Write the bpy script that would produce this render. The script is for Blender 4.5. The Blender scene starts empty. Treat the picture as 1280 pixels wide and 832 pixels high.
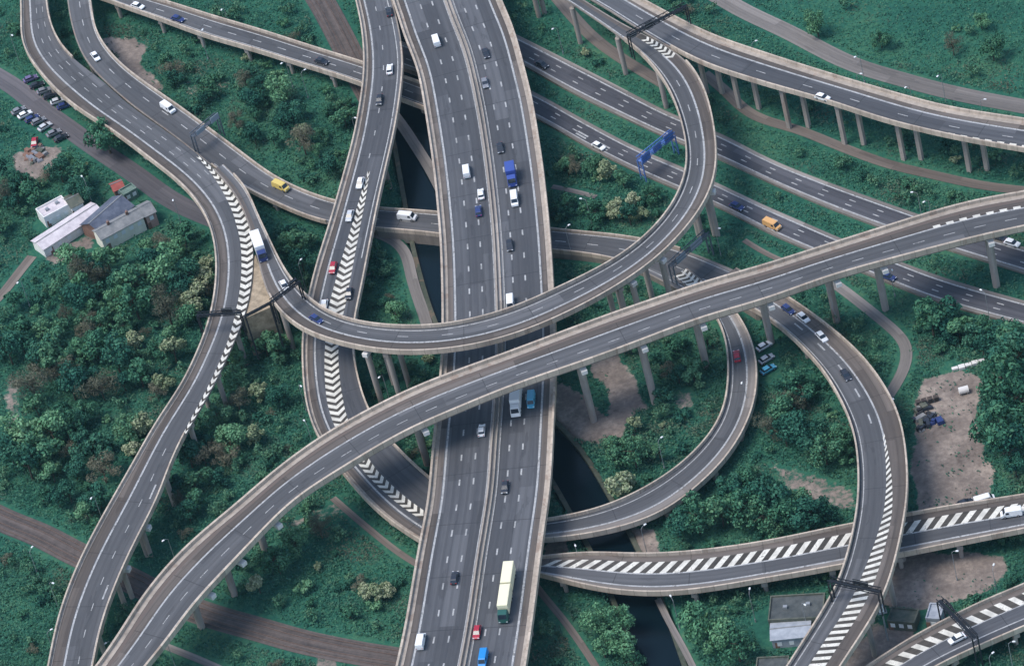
import bpy, bmesh, math, random
import numpy as np
from mathutils import Vector
random.seed(7); RNG = np.random.default_rng(11)
SC = bpy.context.scene
COL = SC.collection
rad = math.radians

# ------------------------------------------------------------------ camera
TH, ROLL, F, D = rad(40.0), rad(15.0), 6000.0, 1226.0
ct, st, cr, sr = math.cos(TH), math.sin(TH), math.cos(ROLL), math.sin(ROLL)
FW = np.array([0, ct, -st]); R0 = np.array([1.0, 0, 0]); U0 = np.array([0, st, ct])
RV = cr * R0 - sr * U0; UV_ = cr * U0 + sr * R0
CAM = -D * FW
def P(px, py, z=0.0):
    d = FW + (px - 640) / F * RV - (py - 416) / F * UV_
    k = (z - CAM[2]) / d[2]
    return CAM + k * d
def proj(p):
    v = np.asarray(p, float) - CAM
    w = v @ FW
    return 640 + F * (v @ RV) / w, 416 - F * (v @ UV_) / w
cd = bpy.data.cameras.new('camera'); cam = bpy.data.objects.new('camera', cd); COL.objects.link(cam)
from mathutils import Matrix
cam.matrix_world = Matrix(((RV[0], UV_[0], -FW[0], CAM[0]), (RV[1], UV_[1], -FW[1], CAM[1]), (RV[2], UV_[2], -FW[2], CAM[2]), (0, 0, 0, 1)))
cd.sensor_fit = 'HORIZONTAL'; cd.sensor_width = 36.0; cd.lens = F / 1280 * 36
cd.clip_start = 10; cd.clip_end = 20000
SC.camera = cam

# ------------------------------------------------------------------ materials
def mat(name, col, rough=0.85, spec=0.3, metal=0.0):
    m = bpy.data.materials.new(name); m.use_nodes = True
    b = m.node_tree.nodes['Principled BSDF']
    b.inputs['Base Color'].default_value = (*col, 1); b.inputs['Roughness'].default_value = rough
    b.inputs['Specular IOR Level'].default_value = spec; b.inputs['Metallic'].default_value = metal
    return m
class N:
    """tiny node helper"""
    def __init__(s, m): s.m = m; s.t = m.node_tree; s.b = s.t.nodes['Principled BSDF']
    def new(s, typ, **kw):
        n = s.t.nodes.new(typ)
        for k, v in kw.items(): setattr(n, k, v)
        return n
    def link(s, a, b): s.t.links.new(a, b)
    def vec(s, kind, scale=(1, 1, 1)):
        if kind == 'pos': o = s.new('ShaderNodeNewGeometry').outputs['Position']
        elif kind == 'uv': o = s.new('ShaderNodeUVMap', uv_map='UV').outputs['UV']
        else: o = s.new('ShaderNodeTexCoord').outputs['Object']
        v = s.new('ShaderNodeVectorMath', operation='MULTIPLY'); s.link(o, v.inputs[0]); v.inputs[1].default_value = scale
        return v.outputs[0]
    def noise(s, vec, scale=1.0, detail=4, rough=0.6):
        n = s.new('ShaderNodeTexNoise'); s.link(vec, n.inputs['Vector']); n.inputs['Scale'].default_value = scale
        n.inputs['Detail'].default_value = detail; n.inputs['Roughness'].default_value = rough
        return n.outputs['Fac']
    def ramp(s, fac, stops):
        r = s.new('ShaderNodeValToRGB'); s.link(fac, r.inputs['Fac']); e = r.color_ramp.elements
        while len(e) < len(stops): e.new(0.5)
        for i, (p, c) in enumerate(stops):
            e[i].position = p; e[i].color = (*c, 1) if len(c) == 3 else c
        return r.outputs['Color']
    def mix(s, fac, a, b, blend='MIX'):
        n = s.new('ShaderNodeMix', data_type='RGBA', blend_type=blend)
        for sock, v in ((n.inputs[0], fac), (n.inputs[6], a), (n.inputs[7], b)):
            if isinstance(v, (int, float)): sock.default_value = v
            elif isinstance(v, tuple): sock.default_value = (*v, 1)
            else: s.link(v, sock)
        return n.outputs[2]
    def math(s, op, a, b=0.0):
        n = s.new('ShaderNodeMath', operation=op)
        for sock, v in ((n.inputs[0], a), (n.inputs[1], b)):
            if isinstance(v, (int, float)): sock.default_value = v
            else: s.link(v, sock)
        return n.outputs[0]
    def out(s, col): s.link(col, s.b.inputs['Base Color'])
    def bump(s, h, strength=0.3, dist=0.05):
        n = s.new('ShaderNodeBump'); s.link(h, n.inputs['Height']); n.inputs['Strength'].default_value = strength
        n.inputs['Distance'].default_value = dist; s.link(n.outputs[0], s.b.inputs['Normal'])

def asphalt(name, a, b, joint=True):
    m = mat(name, a, 0.8, 0.25); n = N(m)
    streak = n.noise(n.vec('uv', (0.012, 0.9, 1)), 1.0, 3, 0.5)
    fine = n.noise(n.vec('uv', (0.25, 1.6, 1)), 1.0, 5, 0.7)
    patch = n.noise(n.vec('pos', (1, 1, 1)), 0.035, 3, 0.5)
    f = n.math('ADD', n.math('MULTIPLY', streak, 0.5), n.math('ADD', n.math('MULTIPLY', fine, 0.3), n.math('MULTIPLY', patch, 0.2)))
    c = n.ramp(f, [(0.33, a), (0.66, b)])
    sx = n.new('ShaderNodeSeparateXYZ'); n.link(n.vec('uv'), sx.inputs[0])
    lane = n.math('FLOOR', n.math('DIVIDE', sx.outputs[1], 3.65))
    # resurfaced stretches, lane by lane
    cu = n.math('FLOOR', n.math('ADD', n.math('DIVIDE', sx.outputs[0], 31.0), n.math('MULTIPLY', lane, 0.37)))
    cv = n.new('ShaderNodeCombineXYZ'); n.link(cu, cv.inputs[0]); n.link(lane, cv.inputs[1])
    wn = n.new('ShaderNodeTexWhiteNoise', noise_dimensions='2D'); n.link(cv.outputs[0], wn.inputs['Vector'])
    c = n.mix(n.math('MULTIPLY', n.math('GREATER_THAN', wn.outputs['Value'], 0.6), 0.36), c, tuple(x * 0.62 for x in a))
    c = n.mix(n.math('MULTIPLY', n.math('LESS_THAN', wn.outputs['Value'], 0.2), 0.32), c, tuple(x * 1.45 for x in b))
    # rubbed wheel tracks and oil down the lane middle
    wt = n.math('PINGPONG', sx.outputs[1], 0.9125)
    c = n.mix(n.math('MULTIPLY', n.math('LESS_THAN', wt, 0.33), n.math('MULTIPLY', streak, 0.42)), c, tuple(x * 0.6 for x in a))
    blot = n.noise(n.vec('uv', (0.08, 0.45, 1)), 1.0, 4, 0.6)
    c = n.mix(n.math('MULTIPLY', n.math('GREATER_THAN', blot, 0.62), 0.3), c, tuple(x * 0.5 for x in a))
    if joint:                                     # expansion joints across the deck
        w = n.math('PINGPONG', sx.outputs[0], 9.0)
        c = n.mix(n.math('MULTIPLY', n.math('LESS_THAN', w, 0.12), 0.6), c, tuple(x * 0.5 for x in a))
    n.out(c); return m
M = {}
M['asphalt'] = asphalt('asphalt', (0.068, 0.072, 0.084), (0.120, 0.123, 0.134))
M['asphalt_old'] = asphalt('worn_asphalt', (0.078, 0.081, 0.090), (0.136, 0.137, 0.145))
M['asphalt_ground'] = asphalt('ground_asphalt', (0.062, 0.064, 0.078), (0.110, 0.110, 0.125), False)
M['shoulder'] = asphalt('hard_shoulder', (0.085, 0.073, 0.068), (0.165, 0.142, 0.128))
M['median'] = asphalt('central_reservation', (0.26, 0.245, 0.232), (0.47, 0.435, 0.405))
M['verge'] = asphalt('kerb_verge', (0.16, 0.145, 0.135), (0.30, 0.27, 0.25), False)
M['pathm'] = asphalt('path_gravel', (0.13, 0.12, 0.115), (0.26, 0.235, 0.22), False)
M['dirtpath'] = asphalt('dirt_track', (0.11, 0.09, 0.08), (0.22, 0.185, 0.16), False)

def concrete(name, a, b, panels=False):
    m = mat(name, a, 0.85, 0.2); n = N(m)
    f1 = n.noise(n.vec('pos', (1, 1, 0.25)), 0.6, 5, 0.65)
    f2 = n.noise(n.vec('pos'), 0.05, 3, 0.5)
    f = n.math('ADD', n.math('MULTIPLY', f1, 0.55), n.math('MULTIPLY', f2, 0.45))
    c = n.ramp(f, [(0.35, a), (0.62, b)])
    rust = n.noise(n.vec('pos', (1, 1, 0.15)), 0.22, 4, 0.6)
    c = n.mix(n.math('MULTIPLY', n.math('GREATER_THAN', rust, 0.60), 0.35), c, (0.24, 0.15, 0.11))
    if panels:
        sx = n.new('ShaderNodeSeparateXYZ'); n.link(n.vec('uv'), sx.inputs[0])
        pj = n.math('PINGPONG', sx.outputs[0], 1.5); c = n.mix(n.math('MULTIPLY', n.math('LESS_THAN', pj, 0.07), 0.55), c, tuple(x * .45 for x in a))
        wn = n.new('ShaderNodeTexWhiteNoise', noise_dimensions='1D'); n.link(n.math('FLOOR', n.math('DIVIDE', sx.outputs[0], 3.0)), wn.inputs['W'])
        c = n.mix(n.math('MULTIPLY', wn.outputs['Value'], 0.38), c, tuple(x * .6 for x in a))
    n.out(c); return m
M['concrete'] = concrete('weathered_concrete', (0.38, 0.32, 0.265), (0.64, 0.54, 0.445), True)
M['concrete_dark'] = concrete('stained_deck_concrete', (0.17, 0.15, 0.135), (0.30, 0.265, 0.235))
M['pier'] = concrete('pier_concrete', (0.27, 0.24, 0.22), (0.43, 0.38, 0.345))
M['mossy'] = concrete('mossy_bank_concrete', (0.045, 0.06, 0.045), (0.11, 0.115, 0.09))
M['kerbstone'] = concrete('pale_kerb_concrete', (0.26, 0.225, 0.195), (0.46, 0.40, 0.345))
M['cap'] = mat('pale_bearing_concrete', (0.72, 0.70, 0.68), 0.8)

def paint(name, a, b, worn, wear):
    m = mat(name, a, 0.75); n = N(m)
    f = n.noise(n.vec('pos'), 0.35, 4, 0.6); f2 = n.noise(n.vec('pos'), 2.2, 4, 0.7)
    c = n.ramp(f, [(0.35, a), (0.62, b)])
    n.out(n.mix(n.ramp(n.math('ADD', n.math('MULTIPLY', f, .5), n.math('MULTIPLY', f2, .5)), [(wear, (0, 0, 0)), (wear + .12, (.85, .85, .85))]), c, worn)); return m
M['white_line'] = paint('white_road_paint', (0.28, 0.285, 0.29), (0.54, 0.545, 0.55), (0.12, 0.118, 0.115), .50)
M['hatch'] = paint('hatch_road_paint', (0.52, 0.50, 0.45), (0.80, 0.77, 0.69), (0.18, 0.17, 0.15), .54)
M['hatch_base'] = asphalt('hatched_asphalt', (0.055, 0.05, 0.045), (0.10, 0.09, 0.08), False)
M['black_steel'] = mat('black_painted_steel', (0.012, 0.015, 0.022), 0.5, 0.4)
M['grey_steel'] = mat('galvanised_steel', (0.32, 0.34, 0.36), 0.45, 0.5, 0.3)
M['lamp'] = mat('pale_lamp_housing', (0.8, 0.82, 0.84), 0.4)
M['sign_blue'] = mat('blue_sign_face', (0.06, 0.16, 0.55), 0.5)
M['sign_grey'] = mat('grey_sign_back', (0.30, 0.35, 0.42), 0.5)
M['glass'] = mat('vehicle_glass', (0.02, 0.03, 0.045), 0.12, 0.6)
M['tyre'] = mat('tyre_rubber', (0.02, 0.02, 0.022), 0.9)
M['rim'] = mat('wheel_rim', (0.4, 0.4, 0.42), 0.35, 0.5, 0.6)
M['light'] = mat('headlamp_lens', (0.85, 0.87, 0.9), 0.2, 0.6)
M['tail'] = mat('tail_lamp_lens', (0.45, 0.02, 0.02), 0.3, 0.6)
M['chassis'] = mat('vehicle_chassis', (0.03, 0.03, 0.035), 0.7)
PAINTS = {'white': (0.86, 0.87, 0.88), 'dark': (0.03, 0.035, 0.05), 'grey': (0.22, 0.23, 0.26), 'red': (0.40, 0.025, 0.05),
          'blue': (0.02, 0.25, 0.62), 'navy': (0.03, 0.05, 0.17), 'lightblue': (0.10, 0.42, 0.62), 'orange': (0.75, 0.42, 0.17),
          'yellow': (0.72, 0.55, 0.16), 'green': (0.02, 0.10, 0.085), 'cream': (0.85, 0.80, 0.58), 'silver': (0.55, 0.57, 0.6),
          'royal': (0.05, 0.09, 0.34), 'purple': (0.16, 0.13, 0.28)}
PM = {k: mat('vehicle_paint_' + k, v, 0.35, 0.5) for k, v in PAINTS.items()}

# ------------------------------------------------------------------ object helpers
def mk(name, V, Fc, mats, parent=None, uv=None, mi=None, smooth=False):
    me = bpy.data.meshes.new(name)
    me.from_pydata([tuple(map(float, v)) for v in V], [], [tuple(map(int, f)) for f in Fc])
    if not isinstance(mats, (list, tuple)): mats = [mats]
    for m in mats:
        if m: me.materials.append(m)
    if mi is not None: me.polygons.foreach_set('material_index', mi)
    if uv is not None:
        l = me.uv_layers.new(name='UV'); li = np.empty(len(me.loops), np.int32); me.loops.foreach_get('vertex_index', li)
        l.data.foreach_set('uv', np.asarray(uv, np.float32)[li].ravel())
    if smooth: me.polygons.foreach_set('use_smooth', [True] * len(me.polygons))
    me.update()
    o = bpy.data.objects.new(name, me); COL.objects.link(o)
    if parent: o.parent = parent
    return o
def tag(o, label=None, cat=None, group=None, kind=None):
    if label: o['label'] = label
    if cat: o['category'] = cat
    if group: o['group'] = group
    if kind: o['kind'] = kind
    return o
def empty(name, loc=(0, 0, 0), rz=0.0):
    o = bpy.data.objects.new(name, None); COL.objects.link(o); o.location = tuple(map(float, loc)); o.rotation_euler = (0, 0, rz)
    o.empty_display_size = 0.5
    return o
class MB:
    def __init__(s): s.V = []; s.F = []
    def add(s, V, Fc):
        k = len(s.V); s.V += [tuple(v) for v in V]; s.F += [tuple(i + k for i in f) for f in Fc]
    def box(s, x0, x1, y0, y1, z0, z1, tx=0.0, ty=0.0):
        V = [(x0, y0, z0), (x1, y0, z0), (x1, y1, z0), (x0, y1, z0), (x0 + tx, y0 + ty, z1), (x1 - tx, y0 + ty, z1), (x1 - tx, y1 - ty, z1), (x0 + tx, y1 - ty, z1)]
        s.add(V, [(3, 2, 1, 0), (4, 5, 6, 7), (0, 1, 5, 4), (1, 2, 6, 5), (2, 3, 7, 6), (3, 0, 4, 7)])
    def prism(s, prof, y0, y1, inset=None):
        """prof: list of (x, z) outline, extruded in y; inset per point narrows the width"""
        n = len(prof); ins = inset or [0] * n
        V = [(x, y0 + i, z) for (x, z), i in zip(prof, ins)] + [(x, y1 - i, z) for (x, z), i in zip(prof, ins)]
        Fc = [tuple(range(n)), tuple(range(2 * n - 1, n - 1, -1))]
        for i in range(n):
            j = (i + 1) % n; Fc.append((j, i, n + i, n + j))
        s.add(V, Fc)
    def cyl(s, p0, p1, r0, r1, n=10):
        p0, p1 = Vector(p0), Vector(p1); d = (p1 - p0).normalized()
        a = d.orthogonal().normalized(); b = d.cross(a)
        V = []
        for p, r in ((p0, r0), (p1, r1)):
            for i in range(n):
                q = p + (a * math.cos(2 * math.pi * i / n) + b * math.sin(2 * math.pi * i / n)) * r; V.append(tuple(q))
        Fc = [tuple(range(n - 1, -1, -1)), tuple(range(n, 2 * n))] + [(i, (i + 1) % n, n + (i + 1) % n, n + i) for i in range(n)]
        s.add(V, Fc)
    def obj(s, name, m, parent=None, bevel=0.0, smooth=False):
        o = mk(name, s.V, s.F, m, parent, smooth=smooth)
        if bevel:
            bm = bmesh.new(); bm.from_mesh(o.data); bmesh.ops.bevel(bm, geom=bm.edges[:], offset=bevel, segments=2, affect='EDGES', profile=0.6)
            bm.to_mesh(o.data); bm.free()
        return o
def copy_tree(o, parent=None):
    c = o.copy(); COL.objects.link(c)
    if parent: c.parent = parent
    for ch in list(o.children): copy_tree(ch, c)
    return c

# ------------------------------------------------------------------ road geometry
def catmull(p, per=10):
    p = np.asarray(p, float)
    q = np.vstack([2 * p[0] - p[1], p, 2 * p[-1] - p[-2]]); out = []
    for i in range(1, len(q) - 2):
        a, b, c, d = q[i - 1], q[i], q[i + 1], q[i + 2]
        for k in range(per):
            t = k / per
            out.append(0.5 * ((2 * b) + (c - a) * t + (2 * a - 5 * b + 4 * c - d) * t * t + (3 * b - a - 3 * c + d) * t ** 3))
    out.append(q[-2]); return np.array(out)
def resample(p, n):
    s = np.r_[0, np.cumsum(np.linalg.norm(np.diff(p[:, :2], axis=0), axis=1))]
    u = np.linspace(0, s[-1], n)
    return np.stack([np.interp(u, s, p[:, k]) for k in range(p.shape[1])], 1), s[-1]
def smooth(a, w):
    a = np.asarray(a, float); w = int(min(w, (len(a) - 1) // 2))
    if w < 1: return a.copy()
    sh = a.reshape(len(a), -1)
    pad = np.vstack([2 * sh[0] - sh[w:0:-1], sh, 2 * sh[-1] - sh[-2:-w - 2:-1]])
    ker = np.hanning(2 * w + 3)[1:-1]; ker /= ker.sum()
    return np.stack([np.convolve(pad[:, k], ker, 'valid') for k in range(sh.shape[1])], 1).reshape(a.shape)
ROADS = {}
class Road:
    def __init__(s, key, L, R, zp, ext=(25, 25), zoff=0.0, par_h=1.0, sm=5):
        s.key = key; zp = np.array(zp, float)
        def zat(px, py):
            best = (1e18, zp[0, 2]); q = np.array([px, py])
            for a, b in zip(zp[:-1], zp[1:]):
                d = b[:2] - a[:2]; t = np.clip(((q - a[:2]) @ d) / (d @ d), 0, 1)
                e = np.sum((a[:2] + t * d - q) ** 2)
                if e < best[0]: best = (e, a[2] + t * (b[2] - a[2]))
            return best[1]
        def edge(pts):
            o = []
            for x, y in pts:
                z = zat(x, y); w = P(x, y, z + par_h); o.append((w[0], w[1], z))
            return catmull(o)
        el, er = edge(L), edge(R)
        n = max(8, int(max(resample(el, 5)[1], resample(er, 5)[1]) / 1.8))
        l, _ = resample(el, n); r, _ = resample(er, n)
        l = smooth(l, sm); r = smooth(r, sm)
        C = smooth((l + r) / 2, 8)
        def tn(C):
            T = np.gradient(C[:, :2], axis=0); T /= np.linalg.norm(T, axis=1)[:, None]
            return T, np.stack([-T[:, 1], T[:, 0]], 1)
        T, Nn = tn(C)
        def hit(E, expect):
            out = np.full(len(C), np.nan)
            for i in range(len(C)):
                dv = E[:, :2] - C[i, :2]; g = dv @ T[i]; t = dv @ Nn[i]
                k = np.where(g[:-1] * g[1:] <= 0)[0]
                if len(k):
                    tt = t[k] + (t[k + 1] - t[k]) * (g[k] / (g[k] - g[k + 1] + 1e-12))
                    j = np.argmin(np.abs(tt - expect[i]))
                    if abs(tt[j] - expect[i]) < 8: out[i] = tt[j]
            ok = np.where(~np.isnan(out))[0]
            return np.interp(np.arange(len(C)), ok, out[ok])
        tl = hit(l, np.einsum('ij,ij->i', l[:, :2] - C[:, :2], Nn)); tr = hit(r, np.einsum('ij,ij->i', r[:, :2] - C[:, :2], Nn))
        tl = smooth(tl, 6); tr = smooth(tr, 6)
        # linear run-outs past the picture's edges
        def runout(C, tl, tr, d, end):
            if d <= 0: return C, tl, tr
            k = max(1, int(d / 1.8)); i0 = -1 if end else 0; i1 = -8 if end else 7
            v = (C[i0] - C[i1]) / 7
            add = np.array([C[i0] + v * (j + 1) for j in range(k)])
            a, b = np.full(k, tl[i0]), np.full(k, tr[i0])
            if end: return np.vstack([C, add]), np.r_[tl, a], np.r_[tr, b]
            return np.vstack([add[::-1], C]), np.r_[a, tl], np.r_[b, tr]
        C, tl, tr = runout(C, tl, tr, ext[0], False); C, tl, tr = runout(C, tl, tr, ext[1], True)
        s.C = C; s.T, s.N = tn(C); s.tl, s.tr = tl, tr; s.sg = np.sign(np.mean(tr - tl)); s.z = C[:, 2] + zoff
        s.W = np.abs(tr - tl); s.s = np.r_[0, np.cumsum(np.linalg.norm(np.diff(C[:, :2], axis=0), axis=1))]; s.n = len(C)
        s.px = np.array([proj((c[0], c[1], z)) for c, z in zip(C, s.z)])
        s.root = None; ROADS[key] = s
        print('ROAD', key, 'len %.0f width %.1f..%.1f' % (s.s[-1], s.W.min(), s.W.max()))
    def idx(s, px, py): return int(np.argmin((s.px[:, 0] - px) ** 2 + (s.px[:, 1] - py) ** 2))
    def rng(s, a, b):
        i0 = 0 if a is None else s.idx(*a); i1 = s.n - 1 if b is None else s.idx(*b)
        return (i0, i1) if i0 <= i1 else (i1, i0)
    def farr(s, f):
        """fraction across: number or list of (px, py, f) along the road"""
        if isinstance(f, (int, float)): return np.full(s.n, float(f))
        k = sorted((s.idx(x, y), v) for x, y, v in f)
        return np.interp(np.arange(s.n), [a for a, _ in k], [b for _, b in k])
    def t(s, f, o=0.0): return s.tl + s.farr(f) * (s.tr - s.tl) + s.sg * o
    def pts(s, t, dz=0.0):
        return np.c_[s.C[:, :2] + s.N * t[:, None], s.z + dz]
    def at(s, u, t, dz=0.0):
        """point at arc length u, lateral t(array)"""
        C = np.array([np.interp(u, s.s, s.C[:, k]) for k in range(2)]); Nn = np.array([np.interp(u, s.s, s.N[:, k]) for k in range(2)])
        tt = np.interp(u, s.s, t) if hasattr(t, '__len__') else t
        return (C[0] + Nn[0] * tt, C[1] + Nn[1] * tt, np.interp(u, s.s, s.z) + dz)
    def strip(s, name, ta, tb, dz, m, a=None, b=None, parent=None):
        i0, i1 = s.rng(a, b)
        A, B = s.pts(ta, dz)[i0:i1 + 1], s.pts(tb, dz)[i0:i1 + 1]; n = len(A)
        V = np.vstack([A, B]); uv = np.r_[np.c_[s.s[i0:i1 + 1], ta[i0:i1 + 1] + 40], np.c_[s.s[i0:i1 + 1], tb[i0:i1 + 1] + 40]]
        up = s.sg < 0
        Fc = [(i, n + i, n + i + 1, i + 1) if up else (i + 1, n + i + 1, n + i, i) for i in range(n - 1)]
        # faces look up whichever way the road runs
        o = mk(name, V, Fc, m, parent or s.root, uv)
        if o.data.polygons[0].normal.z < 0: o.data.flip_normals()
        return o
    def sweep(s, name, prof, m, a=None, b=None, parent=None):
        """prof: list of (t array, z array) closed outline"""
        i0, i1 = s.rng(a, b); k = len(prof); n = i1 - i0 + 1; V = []; uv = []
        rows = [np.c_[s.C[:, :2] + s.N * t[:, None], z] for t, z in prof]
        for i in range(i0, i1 + 1):
            for r, (t, z) in zip(rows, prof): V.append(r[i]); uv.append((s.s[i], t[i] + z[i]))
        Fc = []
        for i in range(n - 1):
            for j in range(k):
                j2 = (j + 1) % k; Fc.append((i * k + j, i * k + j2, (i + 1) * k + j2, (i + 1) * k + j))
        Fc.append(tuple(range(k - 1, -1, -1))); Fc.append(tuple((n - 1) * k + j for j in range(k)))
        o = mk(name, V, Fc, m, parent or s.root, uv)
        bm = bmesh.new(); bm.from_mesh(o.data); bmesh.ops.recalc_face_normals(bm, faces=bm.faces[:]); bm.to_mesh(o.data); bm.free()
        return o
    def parapet(s, side, a=None, b=None, h=1.0, w=0.42, m=None):
        f = 0 if side == 'L' else 1; d = 1 if side == 'L' else -1
        t0, t1 = s.t(f), s.t(f, d * w); z = s.z
        return s.sweep('parapet', [(t0, z - 0.55), (t0, z + h), (t1, z + h), (t1, z + 0.01)], m or M['concrete'], a, b)
    def deck(s, low=2.8, thick=1.5):
        z = s.z; bot = np.where(z < low, -1.0, z - thick); mid = np.minimum(z - 0.5, np.maximum(bot + 0.3, z - 0.5))
        wall = z < low
        ins = np.where(wall, 0.05, 1.3)
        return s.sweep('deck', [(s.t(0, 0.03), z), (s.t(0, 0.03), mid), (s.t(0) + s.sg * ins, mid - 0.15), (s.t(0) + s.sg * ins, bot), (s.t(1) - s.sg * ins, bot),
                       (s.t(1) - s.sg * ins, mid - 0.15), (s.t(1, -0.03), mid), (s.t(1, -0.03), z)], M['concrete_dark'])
    def line(s, f, w=0.3, a=None, b=None, o=0.0, name='edge_line'):
        t = s.t(f, o); return s.strip(name, t - w / 2, t + w / 2, 0.045, M['white_line'], a, b)
    def dashes(s, fs, ln=2.0, gap=7.0, w=0.28, a=None, b=None, name='lane_marking', m=None, phase=0.0):
        i0, i1 = s.rng(a, b); V = []; Fc = []
        for j, f in enumerate(fs):
            t = s.t(f); u = s.s[i0] + phase
            while u + ln < s.s[i1]:
                k = len(V); e = s.sg * w / 2
                V += [s.at(u, t - e, .05), s.at(u, t + e, .05), s.at(u + ln, t + e, .05), s.at(u + ln, t - e, .05)]; Fc.append((k, k + 1, k + 2, k + 3)); u += ln + gap
        o = mk(name, V, Fc, m or M['white_line'], s.root)
        if Fc and o.data.polygons[0].normal.z < 0: o.data.flip_normals()
        return o
    def hatch(s, f0, f1, pitch=3.0, duty=0.5, lean=2.0, chevron=False, a=None, b=None, name='hatched_marking', border=True, base=True):
        t0, t1 = s.t(f0), s.t(f1); i0, i1 = s.rng(a, b); V = []; Fc = []
        u = s.s[i0]
        while u + pitch < s.s[i1]:
            la, lb = u, u + pitch * duty
            if chevron:
                tm = (t0 + t1) / 2
                for (p, q) in ((t0, tm), (tm, t1)):
                    k = len(V); sl = lean if p is t0 else 0; sl2 = 0 if p is t0 else lean
                    V += [s.at(la + sl * 0, p, .05), s.at(lb + sl * 0, p, .05)] if False else []
                    e0 = 0 if p is t0 else lean; e1 = lean if p is t0 else 0
                    V += [s.at(la + e0, p, .05), s.at(lb + e0, p, .05), s.at(lb + e1, q, .05), s.at(la + e1, q, .05)]; Fc.append((k, k + 1, k + 2, k + 3))
            else:
                k = len(V); V += [s.at(la, t0, .05), s.at(lb, t0, .05), s.at(lb + lean, t1, .05), s.at(la + lean, t1, .05)]; Fc.append((k, k + 1, k + 2, k + 3))
            u += pitch
        if Fc:
            o = mk(name, V, Fc, M['hatch'], s.root)
            if o.data.polygons[0].normal.z < 0: o.data.flip_normals()
            if base: s.strip('hatched_area', t0, t1, 0.032, M['hatch_base'], a, b)
    def near(s, px, py, dz=0.7):
        """world point on the deck seen at this pixel"""
        i = s.idx(px, py)
        for _ in range(4):
            w = P(px, py, s.z[i] + dz); i = int(np.argmin(np.sum((s.C[:, :2] - w[:2]) ** 2, 1)))
        return w, i

R_ = {}
# A motorway, B left slip road, C loop over the motorway, D upper right, E top-level, F left ramp
A = Road('A', [(492, 2), (505, 47), (520, 82), (532, 147), (541, 208), (546, 258), (550, 308), (552, 403), (549, 470), (542, 536), (539, 566), (534, 624), (524, 674), (514, 731), (505, 784), (494, 832)],
         [(628, 2), (642, 33), (655, 82), (665, 120), (672, 162), (679, 208), (687, 283), (692, 358), (695, 430), (694, 488), (692, 528), (689, 591), (685, 626), (680, 661), (672, 724), (665, 779), (657, 832)],
         [(560, 0, 12), (612, 300, 12), (620, 420, 12), (575, 832, 12)])
B = Road('B', [(24, -10), (26, 5), (26, 52), (37, 72), (65, 108), (98, 136), (137, 160), (170, 185), (200, 208), (222, 225), (247, 253), (262, 283), (269, 320), (268, 358), (262, 390), (254, 418), (225, 481), (197, 521), (172, 566), (140, 621), (110, 676), (92, 714), (72, 769), (59, 831)],
         [(58, -10), (61, 20), (77, 55), (100, 78), (125, 95), (160, 127), (212, 164), (245, 188), (275, 216), (300, 250), (313, 285), (316, 320), (313, 355), (306, 390), (293, 420), (275, 460), (258, 493), (238, 526), (227, 548), (213, 576), (198, 620), (180, 654), (160, 694), (142, 736), (127, 779), (120, 809), (116, 832)],
         [(40, 0, 8), (115, 115, 8.5), (230, 205, 11), (290, 330, 13), (240, 480, 13), (120, 720, 12), (90, 832, 12)])
C = Road('C', [(262, 204), (290, 236), (305, 265), (316, 300), (323, 330), (331, 358), (342, 380), (357, 395), (377, 411), (415, 424), (450, 433), (495, 438), (545, 437), (595, 430), (640, 418), (690, 399), (727, 381), (760, 363), (800, 338), (830, 314), (853, 290), (872, 266), (886, 243), (893, 222), (896, 200), (895, 175), (890, 140), (880, 107), (866, 82), (847, 63), (825, 50), (800, 38), (770, 22), (735, 0)],
         [(282, 206), (306, 230), (320, 262), (335, 293), (352, 328), (367, 350), (377, 360), (397, 378), (425, 393), (462, 402), (505, 405), (552, 404), (585, 398), (640, 383), (685, 363), (727, 343), (770, 320), (805, 293), (835, 260), (850, 230), (857, 205), (856, 175), (848, 142), (835, 110), (816, 82), (792, 57), (776, 44), (760, 32), (738, 17), (715, 2)],
         [(265, 205, 12), (320, 300, 14), (350, 365, 16), (400, 400, 18), (500, 420, 19.5), (600, 410, 20), (740, 350, 20), (840, 270, 18), (875, 190, 16.5), (820, 60, 15), (725, 0, 15)], ext=(0, 25), zoff=0.05)
Dr = Road('D', [(800, -4), (826, 10), (845, 20), (890, 42), (960, 66), (1035, 90), (1110, 112), (1185, 132), (1280, 147)],
         [(752, 4), (780, 22), (812, 42), (848, 62), (882, 79), (960, 104), (1035, 125), (1100, 147), (1160, 162), (1222, 175), (1280, 185)],
         [(780, 0, 15), (1280, 160, 15)], zoff=0.02)
E = Road('E', [(114, 838), (125, 824), (140, 804), (165, 764), (185, 734), (215, 699), (240, 674), (270, 649), (300, 626), (325, 602), (352, 580), (395, 548), (445, 519), (470, 506), (505, 488), (550, 469), (590, 455), (640, 437), (690, 418), (765, 390), (830, 368), (880, 351), (960, 328), (1022, 308), (1102, 283), (1165, 263), (1222, 248), (1280, 238)],
         [(177, 838), (187, 824), (212, 796), (240, 756), (278, 716), (320, 671), (365, 625), (400, 602), (470, 559), (515, 534), (560, 515), (640, 482), (722, 454), (770, 437), (825, 416), (880, 396), (960, 373), (1022, 350), (1080, 333), (1152, 314), (1222, 296), (1280, 283)],
         [(150, 832, 15), (300, 660, 18), (430, 560, 21), (560, 490, 23), (800, 400, 24), (1000, 340, 23), (1280, 260, 19)])
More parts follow.
